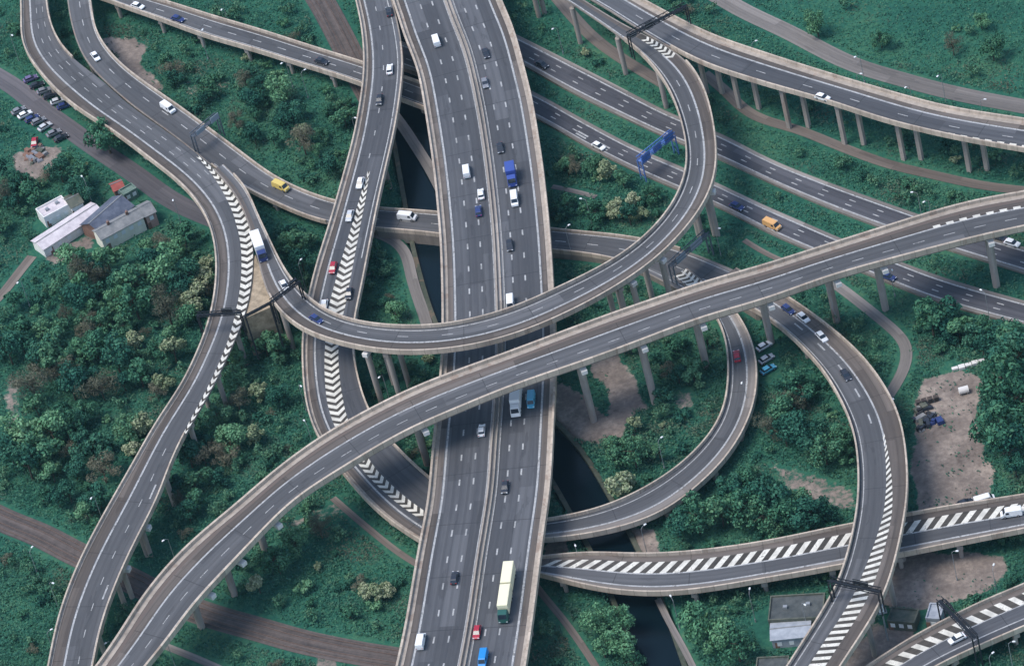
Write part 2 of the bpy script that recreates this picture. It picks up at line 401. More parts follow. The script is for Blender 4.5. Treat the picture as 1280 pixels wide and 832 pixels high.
Fr = Road('F', [(443, -4), (445, 5), (451, 32), (454, 75), (452, 107), (447, 140), (440, 175), (431, 208), (417, 258), (405, 298), (395, 328), (386, 365), (379, 400), (377, 430), (378, 466), (383, 511), (397, 546), (415, 572), (430, 591), (442, 606), (460, 626), (490, 652), (520, 671), (560, 694), (600, 712)],
         [(489, -4), (492, 5), (499, 38), (504, 75), (501, 107), (497, 140), (490, 175), (482, 210), (472, 253), (466, 285), (459, 320), (452, 358), (444, 393), (441, 420), (442, 440), (450, 478), (460, 508), (476, 535), (496, 556), (520, 580), (550, 605), (590, 630), (640, 652)],
         [(468, 0, 12), (475, 100, 11.8), (445, 250, 10), (410, 400, 7.5), (430, 540, 6), (520, 630, 5), (600, 680, 4.6)], ext=(25, 0), zoff=-0.03)
G = Road('G', [(82, -10), (85, 15), (95, 50), (107, 75), (127, 95), (162, 127), (214, 164), (264, 204), (292, 225), (320, 240), (357, 257), (387, 270), (410, 277), (475, 284), (545, 290), (620, 303), (695, 311), (740, 316), (765, 320), (800, 334), (835, 352), (870, 372)],
         [(112, -10), (115, 8), (118, 32), (131, 55), (156, 82), (191, 108), (226, 132), (266, 162), (320, 202), (335, 214), (365, 230), (395, 242), (420, 250), (477, 258), (545, 262), (620, 272), (692, 284), (740, 288), (790, 294), (830, 302), (870, 314), (927, 338)],
         [(100, 0, 8), (115, 115, 8.4), (230, 170, 7), (330, 225, 4.5), (420, 263, 3.0), (540, 275, 2.9), (760, 305, 2.2), (900, 340, 1.6)], ext=(25, 0), zoff=-0.02)
K = Road('K', [(835, 340), (862, 358), (882, 376), (898, 400), (907, 430), (909, 458), (907, 491), (899, 521), (880, 548), (853, 576), (817, 601), (772, 624), (740, 636), (687, 646), (640, 652), (600, 650)],
         [(862, 334), (885, 352), (910, 376), (930, 402), (942, 431), (947, 458), (943, 503), (927, 541), (903, 578), (877, 601), (850, 625), (820, 644), (780, 656), (740, 666), (690, 672), (640, 674), (600, 674)],
         [(850, 335, 1.8), (920, 420, 2.5), (925, 500, 3.5), (800, 620, 4.6), (620, 662, 4.6)], ext=(0, 0), zoff=0.03)
J = Road('J', [(880, 352), (905, 366), (935, 382), (968, 402), (995, 426), (1027, 461), (1052, 503), (1065, 536), (1071, 571), (1071, 624), (1062, 674), (1047, 724), (1025, 764), (982, 832)],
         [(925, 333), (950, 348), (978, 364), (1022, 394), (1057, 422), (1085, 450), (1112, 490), (1126, 523), (1132, 556), (1135, 591), (1134, 624), (1125, 674), (1112, 724), (1100, 754), (1082, 784), (1050, 832)],
         [(900, 345, 1.7), (990, 390, 3.5), (1060, 470, 8), (1100, 560, 12), (1090, 680, 14), (1015, 832, 14)], ext=(0, 25))
Lr = Road('L', [(600, 690), (640, 697), (677, 694), (727, 687), (790, 690), (852, 688), (915, 681), (960, 674), (1010, 664), (1060, 653), (1135, 640), (1185, 630), (1230, 624), (1280, 616)],
         [(600, 692), (640, 707), (677, 716), (727, 730), (790, 739), (852, 738), (902, 731), (960, 721), (1010, 713), (1052, 705), (1125, 691), (1185, 679), (1235, 669), (1280, 660)],
         [(600, 690, 4.6), (800, 714, 5.5), (1050, 680, 5.8), (1280, 640, 7)], ext=(0, 30), zoff=0.01)
Mr = Road('M', [(1050, 850), (1082, 832), (1135, 796), (1185, 771), (1220, 752), (1280, 728)], [(1120, 862), (1165, 834), (1190, 822), (1215, 810), (1250, 795), (1280, 782)],
         [(1100, 840, 6), (1280, 755, 6)], ext=(20, 25))
Nr = Road('N', [(120, -8), (150, 5), (200, 22), (250, 41), (320, 61), (370, 77), (420, 92), (452, 103), (500, 122), (560, 144)], [(180, -8), (215, 2), (265, 18), (320, 34), (382, 54), (450, 75), (500, 92), (560, 114)],
         [(150, 0, 6), (460, 90, 5.6), (540, 120, 4)], ext=(25, 0), zoff=-0.02)
H1 = Road('H1', [(600, 20), (650, 45), (702, 71), (765, 103), (840, 142), (895, 163), (960, 197), (1035, 227), (1097, 249), (1150, 268), (1200, 284), (1280, 308)],
         [(600, 52), (657, 82), (715, 115), (790, 151), (840, 174), (900, 198), (960, 226), (1010, 248), (1060, 268), (1100, 283), (1160, 303), (1280, 340)], [(600, 30, .7), (1280, 320, .7)], par_h=0.2)
H2 = Road('H2', [(560, 72), (610, 90), (667, 114), (715, 141), (765, 168), (800, 186), (860, 211), (892, 226), (960, 258), (1010, 279), (1047, 296), (1090, 312), (1130, 328), (1185, 348), (1280, 375)],
         [(560, 104), (620, 125), (677, 150), (727, 179), (780, 206), (830, 229), (885, 252), (927, 272), (960, 290), (1012, 312), (1060, 332), (1105, 350), (1160, 372), (1220, 390), (1280, 406)], [(560, 80, .65), (1280, 380, .7)], par_h=0.2)

# ------------------------------------------------------------------ build the roads
def root(r, name, label, cat, structure=False, group=None):
    e = empty(name); r.root = e
    if structure: tag(e, kind='structure')
    else: tag(e, label, cat, group)
    return e
def raised(r, side, w, a=None, b=None):
    f, d = (0, 1) if side == 'L' else (1, -1); z = r.z
    t0, t1 = r.t(f, d * .4), r.t(f, d * w)
    return r.sweep('raised_verge', [(t0, z + .01), (t0, z + .16), (t1, z + .14), (t1, z + .01)], M['kerbstone'], a, b)
root(A, 'motorway_viaduct', 'wide six lane motorway viaduct with central reservation running straight from top to bottom', 'viaduct')
A.deck(thick=1.8)
A.strip('road_surface', A.t(0.1), A.t(0.475), .02, M['asphalt']); A.strip('road_surface', A.t(0.552), A.t(0.9), .02, M['asphalt'])
A.strip('hard_shoulder', A.t(0, .42), A.t(0.1), .02, M['shoulder']); A.strip('hard_shoulder', A.t(0.9), A.t(1, -.42), .02, M['shoulder'])
A.strip('central_reservation', A.t(0.475), A.t(0.552), .024, M['median'])
for f in (0.495, 0.532):
    t = A.t(f); A.sweep('crash_barrier', [(t - .14, A.z + .25), (t - .08, A.z + .85), (t + .08, A.z + .85), (t + .14, A.z + .25)], M['kerbstone'])
for sd in 'LR': A.parapet(sd, w=0.55); raised(A, sd, 1.6)
A.line(.116, .5); A.line(.886, .5); A.line(.470, .2); A.line(.557, .2)
A.dashes([.245, .36], 2.2, 6.8, .4, phase=2); A.dashes([.637, .748], 2.2, 6.8, .4, phase=0.5)

root(B, 'slip_road_viaduct', 'long curving slip road viaduct sweeping down the left side of the junction', 'viaduct')
B.deck(); B.strip('road_surface', B.t(.30), B.t(1, -.02), .02, M['asphalt_old']); B.strip('hard_shoulder', B.t(0, .4), B.t(.30), .02, M['shoulder'])
B.parapet('L'); raised(B, 'L', .9); B.parapet('R', (227, 550), None); B.parapet('R', None, (85, 70))
B.line(.34, .48); B.line(.93, .25, (190, 590), None)
B.dashes([.56, .78], 2.6, 5, .2, None, (250, 230)); B.dashes([.64], 2.6, 6.4, .22, (200, 560), None)
B.hatch([(240, 200, .92), (262, 225, .82), (275, 250, .74), (285, 285, .68), (290, 330, .68), (285, 390, .70), (270, 430, .80), (250, 480, .84), (220, 540, .9)], [(240, 200, .985), (290, 330, .985), (220, 540, .985)], 2.7, .56, 1.1, True, (232, 200), (215, 560))
B.dashes([.80], 5, 30, .45, (165, 600), (95, 820), name='lane_arrow')

root(C, 'loop_ramp_viaduct', 'curved slip road viaduct looping over the motorway below the two black gantries', 'viaduct')
C.deck(); C.strip('hard_shoulder', C.t(0, .42), C.t(.4), .02, M['shoulder']); C.strip('road_surface', C.t(.4), C.t(1, -.42), .02, M['asphalt_old'])
C.parapet('L', (338, 372), (855, 70)); C.parapet('R', (345, 330), (790, 45)); C.parapet('R', (285, 225), (345, 330))
C.line(.41, .48, (325, 335), (835, 62)); C.line(.86, .3)
C.hatch(.05, .4, 1.8, .5, -1.0, True, (838, 68), (802, 38))
C.dashes([.63], 3, 9, .22, (400, 400), (850, 100))

root(Dr, 'upper_right_viaduct', 'viaduct on paired columns crossing the upper right corner', 'viaduct')
Dr.root.name = 'curved_viaduct'
Dr.deck(thick=1.6); Dr.strip('hard_shoulder', Dr.t(0, .42), Dr.t(.33), .02, M['shoulder']); Dr.strip('road_surface', Dr.t(.33), Dr.t(1, -.42), .02, M['asphalt'])
Dr.parapet('L'); raised(Dr, 'L', 1.9); Dr.parapet('R', (845, 62), None); Dr.line(.34, .5); Dr.line(.9, .35)
Dr.hatch([(1100, 130, .9), (1280, 175, .82)], .95, 3.4, .55, 0.0, False, (1085, 125), None, base=False)
Dr.dashes([.62], 3, 12, .22)

root(E, 'flyover', 'topmost flyover on tall columns crossing diagonally over everything', 'viaduct')
E.deck(thick=1.9); E.strip('hard_shoulder', E.t(0, .42), E.t(.39), .02, M['shoulder']); E.strip('road_surface', E.t(.39), E.t(1, -.42), .02, M['asphalt_old'])
E.parapet('L', w=.6, h=1.1); raised(E, 'L', 2.0); E.parapet('R', w=.6, h=1.1); E.line(.40, .46); E.line(.90, .3)
E.dashes([.66], 3.0, 5.0, .2); E.hatch(.33, .40, 3.4, .55, 0.0, False, (1165, 285), None, base=False)
E.strip('gutter', E.t(0, 2.0), E.t(0, 3.0), .03, mat('rust_stained_gutter', (0.14, 0.112, 0.10)))

root(Fr, 'ramp_viaduct', 'slip road viaduct with chevron markings descending left of the motorway', 'viaduct')
Fr.deck(); Fr.strip('hard_shoulder', Fr.t(0, .42), Fr.t(.2), .02, M['shoulder']); Fr.strip('road_surface', Fr.t(.2), Fr.t(1, -.42), .02, M['asphalt'])
Fr.parapet('L', None, (560, 700)); raised(Fr, 'L', 1.3, None, (560, 700)); Fr.parapet('R', (500, 60), (620, 650)); Fr.line(.24, .46); Fr.line(.86, .3, None, (455, 330))
Fr.hatch([(450, 215, .55), (445, 250, .52), (425, 328, .46), (415, 380, .42), (410, 430, .44), (425, 500, .36), (470, 590, .30), (530, 640, .34)], [(450, 215, .6), (445, 250, .66), (425, 328, .72), (415, 380, .74), (410, 430, .70), (425, 500, .64), (470, 590, .48), (530, 640, .5)], 2.4, .54, 1.5, True, (455, 212), (540, 645))
Fr.dashes([.5], 2, 7, .28, (468, 10), (460, 200))

root(G, 'road', None, None, True)
G.deck(low=2.95); G.strip('road_surface', G.t(0, .42), G.t(1, -.42), .02, M['asphalt_old'])
G.parapet('R', None, (845, 300), h=.8); G.parapet('L', (275, 205), (420, 270), h=.8); G.parapet('L', (475, 275), (790, 320), h=.8)
G.line(.9, .3); G.line(.12, .25, (275, 205), None); G.dashes([.5], 3, 6, .25); G.strip('kerb_verge', G.t(.92), G.t(1, -.42), .03, M['verge'])

root(K, 'loop_slip_road', 'narrow slip road curling round under the flyover to the right of the motorway', 'viaduct')
K.deck(low=2.0); K.strip('road_surface', K.t(0, .42), K.t(.64), .02, M['asphalt_old']); K.strip('hard_shoulder', K.t(.64), K.t(1, -.42), .02, M['verge'])
K.parapet('L', (880, 378), None); K.parapet('R', (905, 376), None); K.line(.64, .45); K.line(.17, .25)
K.hatch(.1, .9, 1.7, .5, 1.0, True, (842, 335), (880, 362))

root(J, 'rising_ramp_viaduct', 'slip road viaduct climbing past the dirt yard with hatched stripe down its middle', 'viaduct')
J.deck(low=3.0); J.strip('road_surface', J.t(0, .42), J.t(.6), .02, M['asphalt_old']); J.strip('hard_shoulder', J.t(.6), J.t(1, -.42), .02, M['shoulder'])
J.parapet('L', (925, 375), None); J.parapet('R', (925, 340), None); J.line(.59, .42, None, (1100, 560)); J.line(.08, .25, o=.4)
J.hatch([(1100, 560, .57), (1095, 640, .55), (1080, 714, .42), (1030, 800, .37)], [(1100, 560, .62), (1095, 640, .72), (1080, 714, .7), (1030, 800, .68)], 2.2, .5, -1.7, False, (1098, 550), None)
J.dashes([.42], 4, 8, .4, (1000, 400), (1090, 560))

root(Lr, 'hatched_ramp_viaduct', 'low slip road viaduct with diagonal hatching running right from under the motorway', 'viaduct')
Lr.deck(low=3.0); Lr.strip('hard_shoulder', Lr.t(0, .42), Lr.t(.48), .02, M['shoulder']); Lr.strip('road_surface', Lr.t(.48), Lr.t(1, -.42), .02, M['asphalt_old'])
Lr.parapet('L', (640, 702), None); Lr.parapet('R', (640, 702), None); Lr.hatch(.18, .47, 3.3, .5, -2.6, False, (690, 705), None); Lr.strip('kerb_verge', Lr.t(.82), Lr.t(1, -.42), .03, M['verge']); Lr.line(.48, .42); Lr.line(.80, .45)

root(Mr, 'corner_ramp_viaduct', 'hatched slip road viaduct under a black gantry in the bottom right corner', 'viaduct')
Mr.deck(); Mr.strip('hard_shoulder', Mr.t(0, .42), Mr.t(.42), .02, M['shoulder']); Mr.strip('road_surface', Mr.t(.42), Mr.t(1, -.42), .02, M['asphalt'])
Mr.parapet('L'); Mr.parapet('R'); Mr.hatch(.16, .42, 3.6, .45, 1.6); Mr.line(.43, .3); Mr.line(.76, .34)

root(Nr, 'side_road_viaduct', 'narrow two lane viaduct entering from the top left and passing under the slip road', 'viaduct')
Nr.deck(); Nr.strip('road_surface', Nr.t(0, .42), Nr.t(.82), .02, M['asphalt_old']); Nr.strip('hard_shoulder', Nr.t(.82), Nr.t(1, -.42), .02, M['shoulder'])
Nr.parapet('L'); Nr.parapet('R'); Nr.line(.2, .25); Nr.line(.80, .3); Nr.dashes([.5], 3, 6, .25)
for h in (H1, H2):
    root(h, 'road', None, None, True)
    h.deck(); h.strip('road_surface', h.t(0, 1.0), h.t(1, -1.0), .02, M['asphalt_ground']); h.strip('kerb_verge', h.t(0), h.t(0, 1.0), .06, M['verge']); h.strip('kerb_verge', h.t(1, -1.0), h.t(1), .06, M['verge'])
    h.line(.16, .45); h.line(.85, .45); h.dashes([.39, .62], 2, 7, .3)
H2.dashes([.6, .72], 4, 4.5, .5, (725, 165), (790, 197), name='lane_arrow')

# ------------------------------------------------------------------ ground-level strips (railway, paths)
ZP = lambda pts: [(x, y, 0.12) for x, y, _ in pts]
def flat(key, pts, w, z=0.12):
    """centre line (px) with a width in metres; returns the Road"""
    c = [P(x, y, z) for x, y in pts]; c = catmull([(p[0], p[1], z) for p in c])
    c, L = resample(c, max(6, int(sum(np.linalg.norm(np.diff(c[:, :2], axis=0), axis=1)) / 1.8)))
    r = Road.__new__(Road); r.key = key; r.C = smooth(c, 3)
    T = np.gradient(r.C[:, :2], axis=0); r.T = T / np.linalg.norm(T, axis=1)[:, None]; r.N = np.stack([-r.T[:, 1], r.T[:, 0]], 1)
    n = len(c); r.tl = np.full(n, w / 2); r.tr = np.full(n, -w / 2); r.sg = -1.0; r.z = np.full(n, float(z)); r.W = np.full(n, w); r.n = n
    r.s = np.r_[0, np.cumsum(np.linalg.norm(np.diff(r.C[:, :2], axis=0), axis=1))]
    r.px = np.array([proj((a[0], a[1], z)) for a in r.C]); r.root = None; ROADS[key] = r
    return r
def path(key, name, pts, w, m, z=0.12):
    r = flat(key, pts, w, z); o = r.strip(name, r.t(0), r.t(1), 0, m); o.parent = None; tag(o, kind='structure'); return r
rail_m = mat('railway_ballast', (0.12, 0.1, 0.095)); n_ = N(rail_m)
n_.out(n_.ramp(n_.math('ADD', n_.math('MULTIPLY', n_.noise(n_.vec('uv', (.02, 1.3, 1)), 1, 3), .6), n_.math('MULTIPLY', n_.noise(n_.vec('pos'), .5, 5, .7), .4)), [(.36, (0.055, 0.048, 0.048)), (.64, (0.15, 0.122, 0.112))]))
rust = mat('rusty_rail', (0.16, 0.11, 0.09), 0.6)
def railway(key, pts, w, offs):
    r = path(key, 'railway_track', pts, w, rail_m)
    e = [o for o in bpy.data.objects if o.name.startswith('railway_track')][-1]
    for o in offs:
        for g in (-.72, .72):
            t = np.full(r.n, o + g); r.sweep('rail', [(t - .05, r.z + .02), (t - .05, r.z + .2), (t + .05, r.z + .2), (t + .05, r.z + .02)], rust, parent=e)
    return r
railway('rail1', [(-40, 628), (5, 650), (50, 668), (92, 690), (150, 718), (210, 748), (260, 768), (320, 785), (380, 802), (450, 816), (500, 824), (560, 838)], 7.6, (-1.9, 1.9))
railway('rail2', [(385, -25), (405, 8), (425, 45), (445, 85), (468, 128)], 7.6, (-1.9, 1.9))
path('tow', 'towpath', [(490, 140), (505, 160), (520, 183), (537, 210), (555, 245), (575, 290)], 3.0, M['pathm'])
path('p1', 'path', [(452, 288), (478, 294), (497, 304), (508, 318), (514, 345), (521, 368), (528, 388), (535, 410)], 3.0, M['pathm'])
path('p2', 'path', [(690, 233), (715, 238), (745, 246)], 1.6, M['pathm'])
path('p3', 'path', [(1040, 352), (1062, 368), (1090, 390), (1120, 415), (1133, 432), (1132, 455), (1120, 480), (1108, 498)], 3.0, M['pathm'])
path('p4', 'path', [(416, 622), (440, 643), (470, 668), (498, 690), (530, 710)], 1.8, M['dirtpath'])
path('p5', 'path', [(190, 800), (212, 809), (250, 824), (290, 842)], 2.0, M['pathm'])
path('p6', 'path', [(660, 718), (677, 741), (702, 771), (722, 798), (742, 828), (752, 845)], 1.8, M['dirtpath'])
path('p7', 'path', [(880, 92), (905, 112), (925, 132), (950, 148), (1000, 163), (1060, 187), (1110, 205), (1160, 217), (1230, 232), (1300, 240)], 3.2, M['dirtpath'])
path('p8', 'lane', [(880, -15), (930, 14), (985, 40), (1060, 78), (1130, 100), (1200, 118), (1290, 135)], 5.5, M['pathm'])
path('p9', 'dirt_track', [(690, -10), (720, 25), (745, 50), (780, 75), (830, 105)], 3.6, M['dirtpath'])
path('p10', 'path', [(930, 300), (960, 318), (1000, 335)], 1.6, M['dirtpath'])
path('p11', 'towpath', [(822, 748), (838, 780), (856, 812), (872, 845)], 1.6, M['pathm'])
path('cp', 'car_park', [(-30, 80), (20, 110), (50, 135), (85, 160), (120, 185), (165, 215), (205, 244), (240, 263), (290, 283)], 6.0, asphalt('car_park_tarmac', (0.085, 0.082, 0.095), (0.15, 0.14, 0.15), False))
path('fr', 'path', [(40, 320), (20, 345), (5, 365), (-10, 380)], 3.0, M['dirtpath'])
# canal
CANAL_W = 10.0
canal = flat('canal', [(480, 20), (500, 90), (516, 170), (528, 235), (545, 320), (575, 410), (630, 495), (700, 572), (742, 640), (778, 710), (806, 775), (832, 850), (850, 900)], CANAL_W, -0.9)
# ------------------------------------------------------------------ raster of what stands where
X0, X1, Y0, Y1 = -200, 200, -210, 215
NX, NY = X1 - X0, Y1 - Y0
clear = np.full((NY, NX), 30.0); top = np.full((NY, NX), -1.0); dirt = np.zeros((NY, NX)); flatm = np.zeros((NY, NX), bool)
def cells(x, y): return np.clip(((np.asarray(y) - Y0)).astype(int), 0, NY - 1), np.clip(((np.asarray(x) - X0)).astype(int), 0, NX - 1)
for k, r in ROADS.items():
    if k == 'canal': continue
    for i in range(r.n):
        tt = np.arange(min(r.tl[i], r.tr[i]) - 0.8, max(r.tl[i], r.tr[i]) + 0.8, 0.5)
        for h in (0, .5):
            q = r.C[i, :2] + r.N[i] * tt[:, None] + r.T[i] * h * 1.8
            iy, ix = cells(q[:, 0], q[:, 1]); z = r.z[i]
            c = -1 if z < 2.95 else z - 2.4
            clear[iy, ix] = np.minimum(clear[iy, ix], c); top[iy, ix] = np.maximum(top[iy, ix], z + 1)
            if z < 2.95: flatm[iy, ix] = True
canal_mask = np.zeros((NY, NX), bool)
for i in range(canal.n):
    tt = np.arange(-CANAL_W / 2 - .7, CANAL_W / 2 + .7, .5)
    for h in (0, .5):
        q = canal.C[i, :2] + canal.N[i] * tt[:, None] + canal.T[i] * h * 1.8; iy, ix = cells(q[:, 0], q[:, 1]); canal_mask[iy, ix] = True; clear[iy, ix] = -1
gy, gx = np.mgrid[Y0:Y1, X0:X1] + 0.5
gpx, gpy = proj(np.stack([gx.ravel(), gy.ravel(), np.zeros(gx.size)], 1)); gpx = gpx.reshape(NY, NX); gpy = gpy.reshape(NY, NX)
def inpoly(px, py, poly):
    c = np.zeros(np.shape(px), bool); n = len(poly)
    for i in range(n):
        (x1, y1), (x2, y2) = poly[i], poly[(i + 1) % n]
        k = ((y1 > py) != (y2 > py)) & (px < (x2 - x1) * (py - y1) / (y2 - y1 + 1e-9) + x1); c ^= k
    return c
def vnoise(x, y, cell, seed):
    g = np.random.default_rng(seed).random((160, 160)); u = x / cell + 70; v = y / cell + 70
    i = np.floor(u).astype(int) % 158; j = np.floor(v).astype(int) % 158; a = u - np.floor(u); b = v - np.floor(v); a = a * a * (3 - 2 * a); b = b * b * (3 - 2 * b)
    return g[j, i] * (1 - a) * (1 - b) + g[j, i + 1] * a * (1 - b) + g[j + 1, i] * (1 - a) * b + g[j + 1, i + 1] * a * b
DIRT = [  # bare earth: polygons (px on the ground), strength
    ([(1148, 478), (1205, 462), (1226, 470), (1222, 530), (1240, 600), (1236, 640), (1150, 650), (1140, 600), (1142, 540)], 1.0),
    ([(1105, 705), (1160, 690), (1250, 690), (1262, 715), (1225, 745), (1150, 762), (1095, 755)], 1.0),
    ([(1040, 850), (1075, 800), (1095, 778), (1150, 790), (1120, 815), (1060, 860)], 1.0),
    ([(130, 45), (168, 48), (182, 58), (178, 80), (205, 110), (195, 118), (150, 80)], 1.0),
    ([(742, 432), (775, 445), (812, 512), (790, 512), (782, 545), (760, 548), (760, 490), (740, 465)], 1.0),
    ([(690, 470), (735, 500), (768, 530), (748, 556), (700, 545), (690, 520)], 1.0), ([(845, 485), (868, 485), (868, 510), (848, 510)], .5),
    ([(783, 660), (815, 662), (828, 695), (790, 692)], 1.0), ([(680, 672), (706, 670), (712, 692), (680, 696)], 1.0),
    ([(960, 575), (1010, 590), (1068, 610), (1068, 640), (1020, 625), (975, 605)], .6),
    ([(340, 660), (430, 622), (440, 640), (390, 652)], .5), ([(380, 800), (420, 790), (425, 832), (395, 832)], .7),
    ([(318, 322), (346, 352), (340, 378), (308, 398), (306, 380)], 1.0), ([(5, 480), (25, 470), (25, 540), (5, 540)], .6), ([(225, 100), (290, 95), (290, 125), (240, 130)], .35),
    ([(95, 300), (118, 285), (122, 308), (70, 330), (48, 322)], .8), ([(20, 190), (75, 180), (70, 215), (25, 230)], .8)]
for poly, s in DIRT: dirt = np.maximum(dirt, np.where(inpoly(gpx + 6 * (vnoise(gx, gy, 6, 5) - .5), gpy + 6 * (vnoise(gx, gy, 6, 6) - .5), poly), s, 0))
clear = np.where(dirt > .55, -1, clear)
BLD = []
# ------------------------------------------------------------------ ground sheet
def ground_z(x, y):
    iy, ix = cells(x, y)
    z = 0.7 * (vnoise(x, y, 14, 1) - .5) + 0.3 * (vnoise(x, y, 4, 2) - .5)
    f = soft[iy, ix]; return np.where(canal_mask[iy, ix], -3.0, z * (1 - f))
def blur(a, n):
    a = a.astype(float)
    for _ in range(n):
        a = (a + np.roll(a, 1, 0) + np.roll(a, -1, 0) + np.roll(a, 1, 1) + np.roll(a, -1, 1)) / 5
    return a
soft = np.clip(blur(flatm | (dirt > .5) | canal_mask, 8) * 1.8, 0, 1); soft[:3] = 1; soft[-3:] = 1; soft[:, :3] = 1; soft[:, -3:] = 1
xs = np.r_[-1500, np.arange(X0, X1 + .1, 1.25), 1500]; ys = np.r_[-1500, np.arange(Y0, Y1 + .1, 1.25), 2500]
XX, YY = np.meshgrid(xs, ys); ZZ = ground_z(XX, YY); ZZ[0] = ZZ[-1] = 0; ZZ[:, 0] = ZZ[:, -1] = 0
nv = XX.size; me = bpy.data.meshes.new('ground'); me.vertices.add(nv); me.vertices.foreach_set('co', np.stack([XX, YY, ZZ], 2).astype(np.float32).ravel())
ny, nx = XX.shape; ii = np.arange(ny - 1)[:, None] * nx + np.arange(nx - 1)[None]; q = np.stack([ii, ii + 1, ii + nx + 1, ii + nx], 2).reshape(-1, 4)
me.loops.add(q.size); me.loops.foreach_set('vertex_index', q.ravel().astype(np.int32)); me.polygons.add(len(q)); me.polygons.foreach_set('loop_start', np.arange(0, q.size, 4, dtype=np.int32))
me.polygons.foreach_set('use_smooth', np.ones(len(q), bool)); me.update(calc_edges=True); me.validate()
at = me.attributes.new('earth', 'FLOAT', 'POINT'); iy, ix = cells(XX, YY); at.data.foreach_set('value', blur(dirt, 1)[iy, ix].astype(np.float32).ravel())
gm = mat('ground_earth_and_turf', (0.05, 0.08, 0.05), 0.95, 0.1); n = N(gm)
big = n.noise(n.vec('pos'), .03, 4, .6); fine = n.noise(n.vec('pos'), .7, 6, .7); med = n.noise(n.vec('pos'), .12, 4, .6)
green = n.ramp(n.math('ADD', n.math('MULTIPLY', big, .5), n.math('MULTIPLY', fine, .5)), [(.34, (0.013, 0.063, 0.052)), (.48, (0.027, 0.118, 0.080)), (.60, (0.060, 0.160, 0.094)), (.72, (0.14, 0.19, 0.10))])
ear = n.ramp(n.math('ADD', n.math('MULTIPLY', med, .55), n.math('MULTIPLY', fine, .45)), [(.33, (0.12, 0.10, 0.092)), (.5, (0.23, 0.192, 0.17)), (.66, (0.40, 0.335, 0.29))])
an = n.new('ShaderNodeAttribute', attribute_name='earth')
ef = n.math('MULTIPLY', n.math('SUBTRACT', n.math('ADD', an.outputs['Fac'], n.math('MULTIPLY', n.math('SUBTRACT', n.math('ADD', n.math('MULTIPLY', fine, .6), n.math('MULTIPLY', med, .4)), .5), 2.2)), .36), 4.0)
ef = n.math('MULTIPLY', n.math('MAXIMUM', n.math('MINIMUM', ef, 1.0), 0.0), n.math('GREATER_THAN', an.outputs['Fac'], .04))
n.out(n.mix(ef, green, ear)); n.bump(fine, .6, .3)
me.materials.append(gm); g = bpy.data.objects.new('ground', me); COL.objects.link(g); tag(g, kind='structure')
wm = mat('canal_water', (0.003, 0.010, 0.016), 0.2, 0.18); n = N(wm); n.bump(n.noise(n.vec('pos'), 1.2, 3), .12, .05)
w = canal.strip('water', canal.t(0, -1), canal.t(1, 1), 0, wm); tag(w, kind='structure')
for sd, f in (('L', 0), ('R', 1)):
    d = 1 if f == 0 else -1
    o = canal.sweep('canal_wall', [(canal.t(f, -d * .9), canal.z + 1.0), (canal.t(f, -d * .9), canal.z - 2), (canal.t(f, d * .3), canal.z - 2), (canal.t(f, d * .3), canal.z + 1.0)], M['mossy'])
    tag(o, 'low concrete canal bank wall on the side %s' % ('nearer the railway' if (f == 0) else 'nearer the dirt yard'), 'wall')

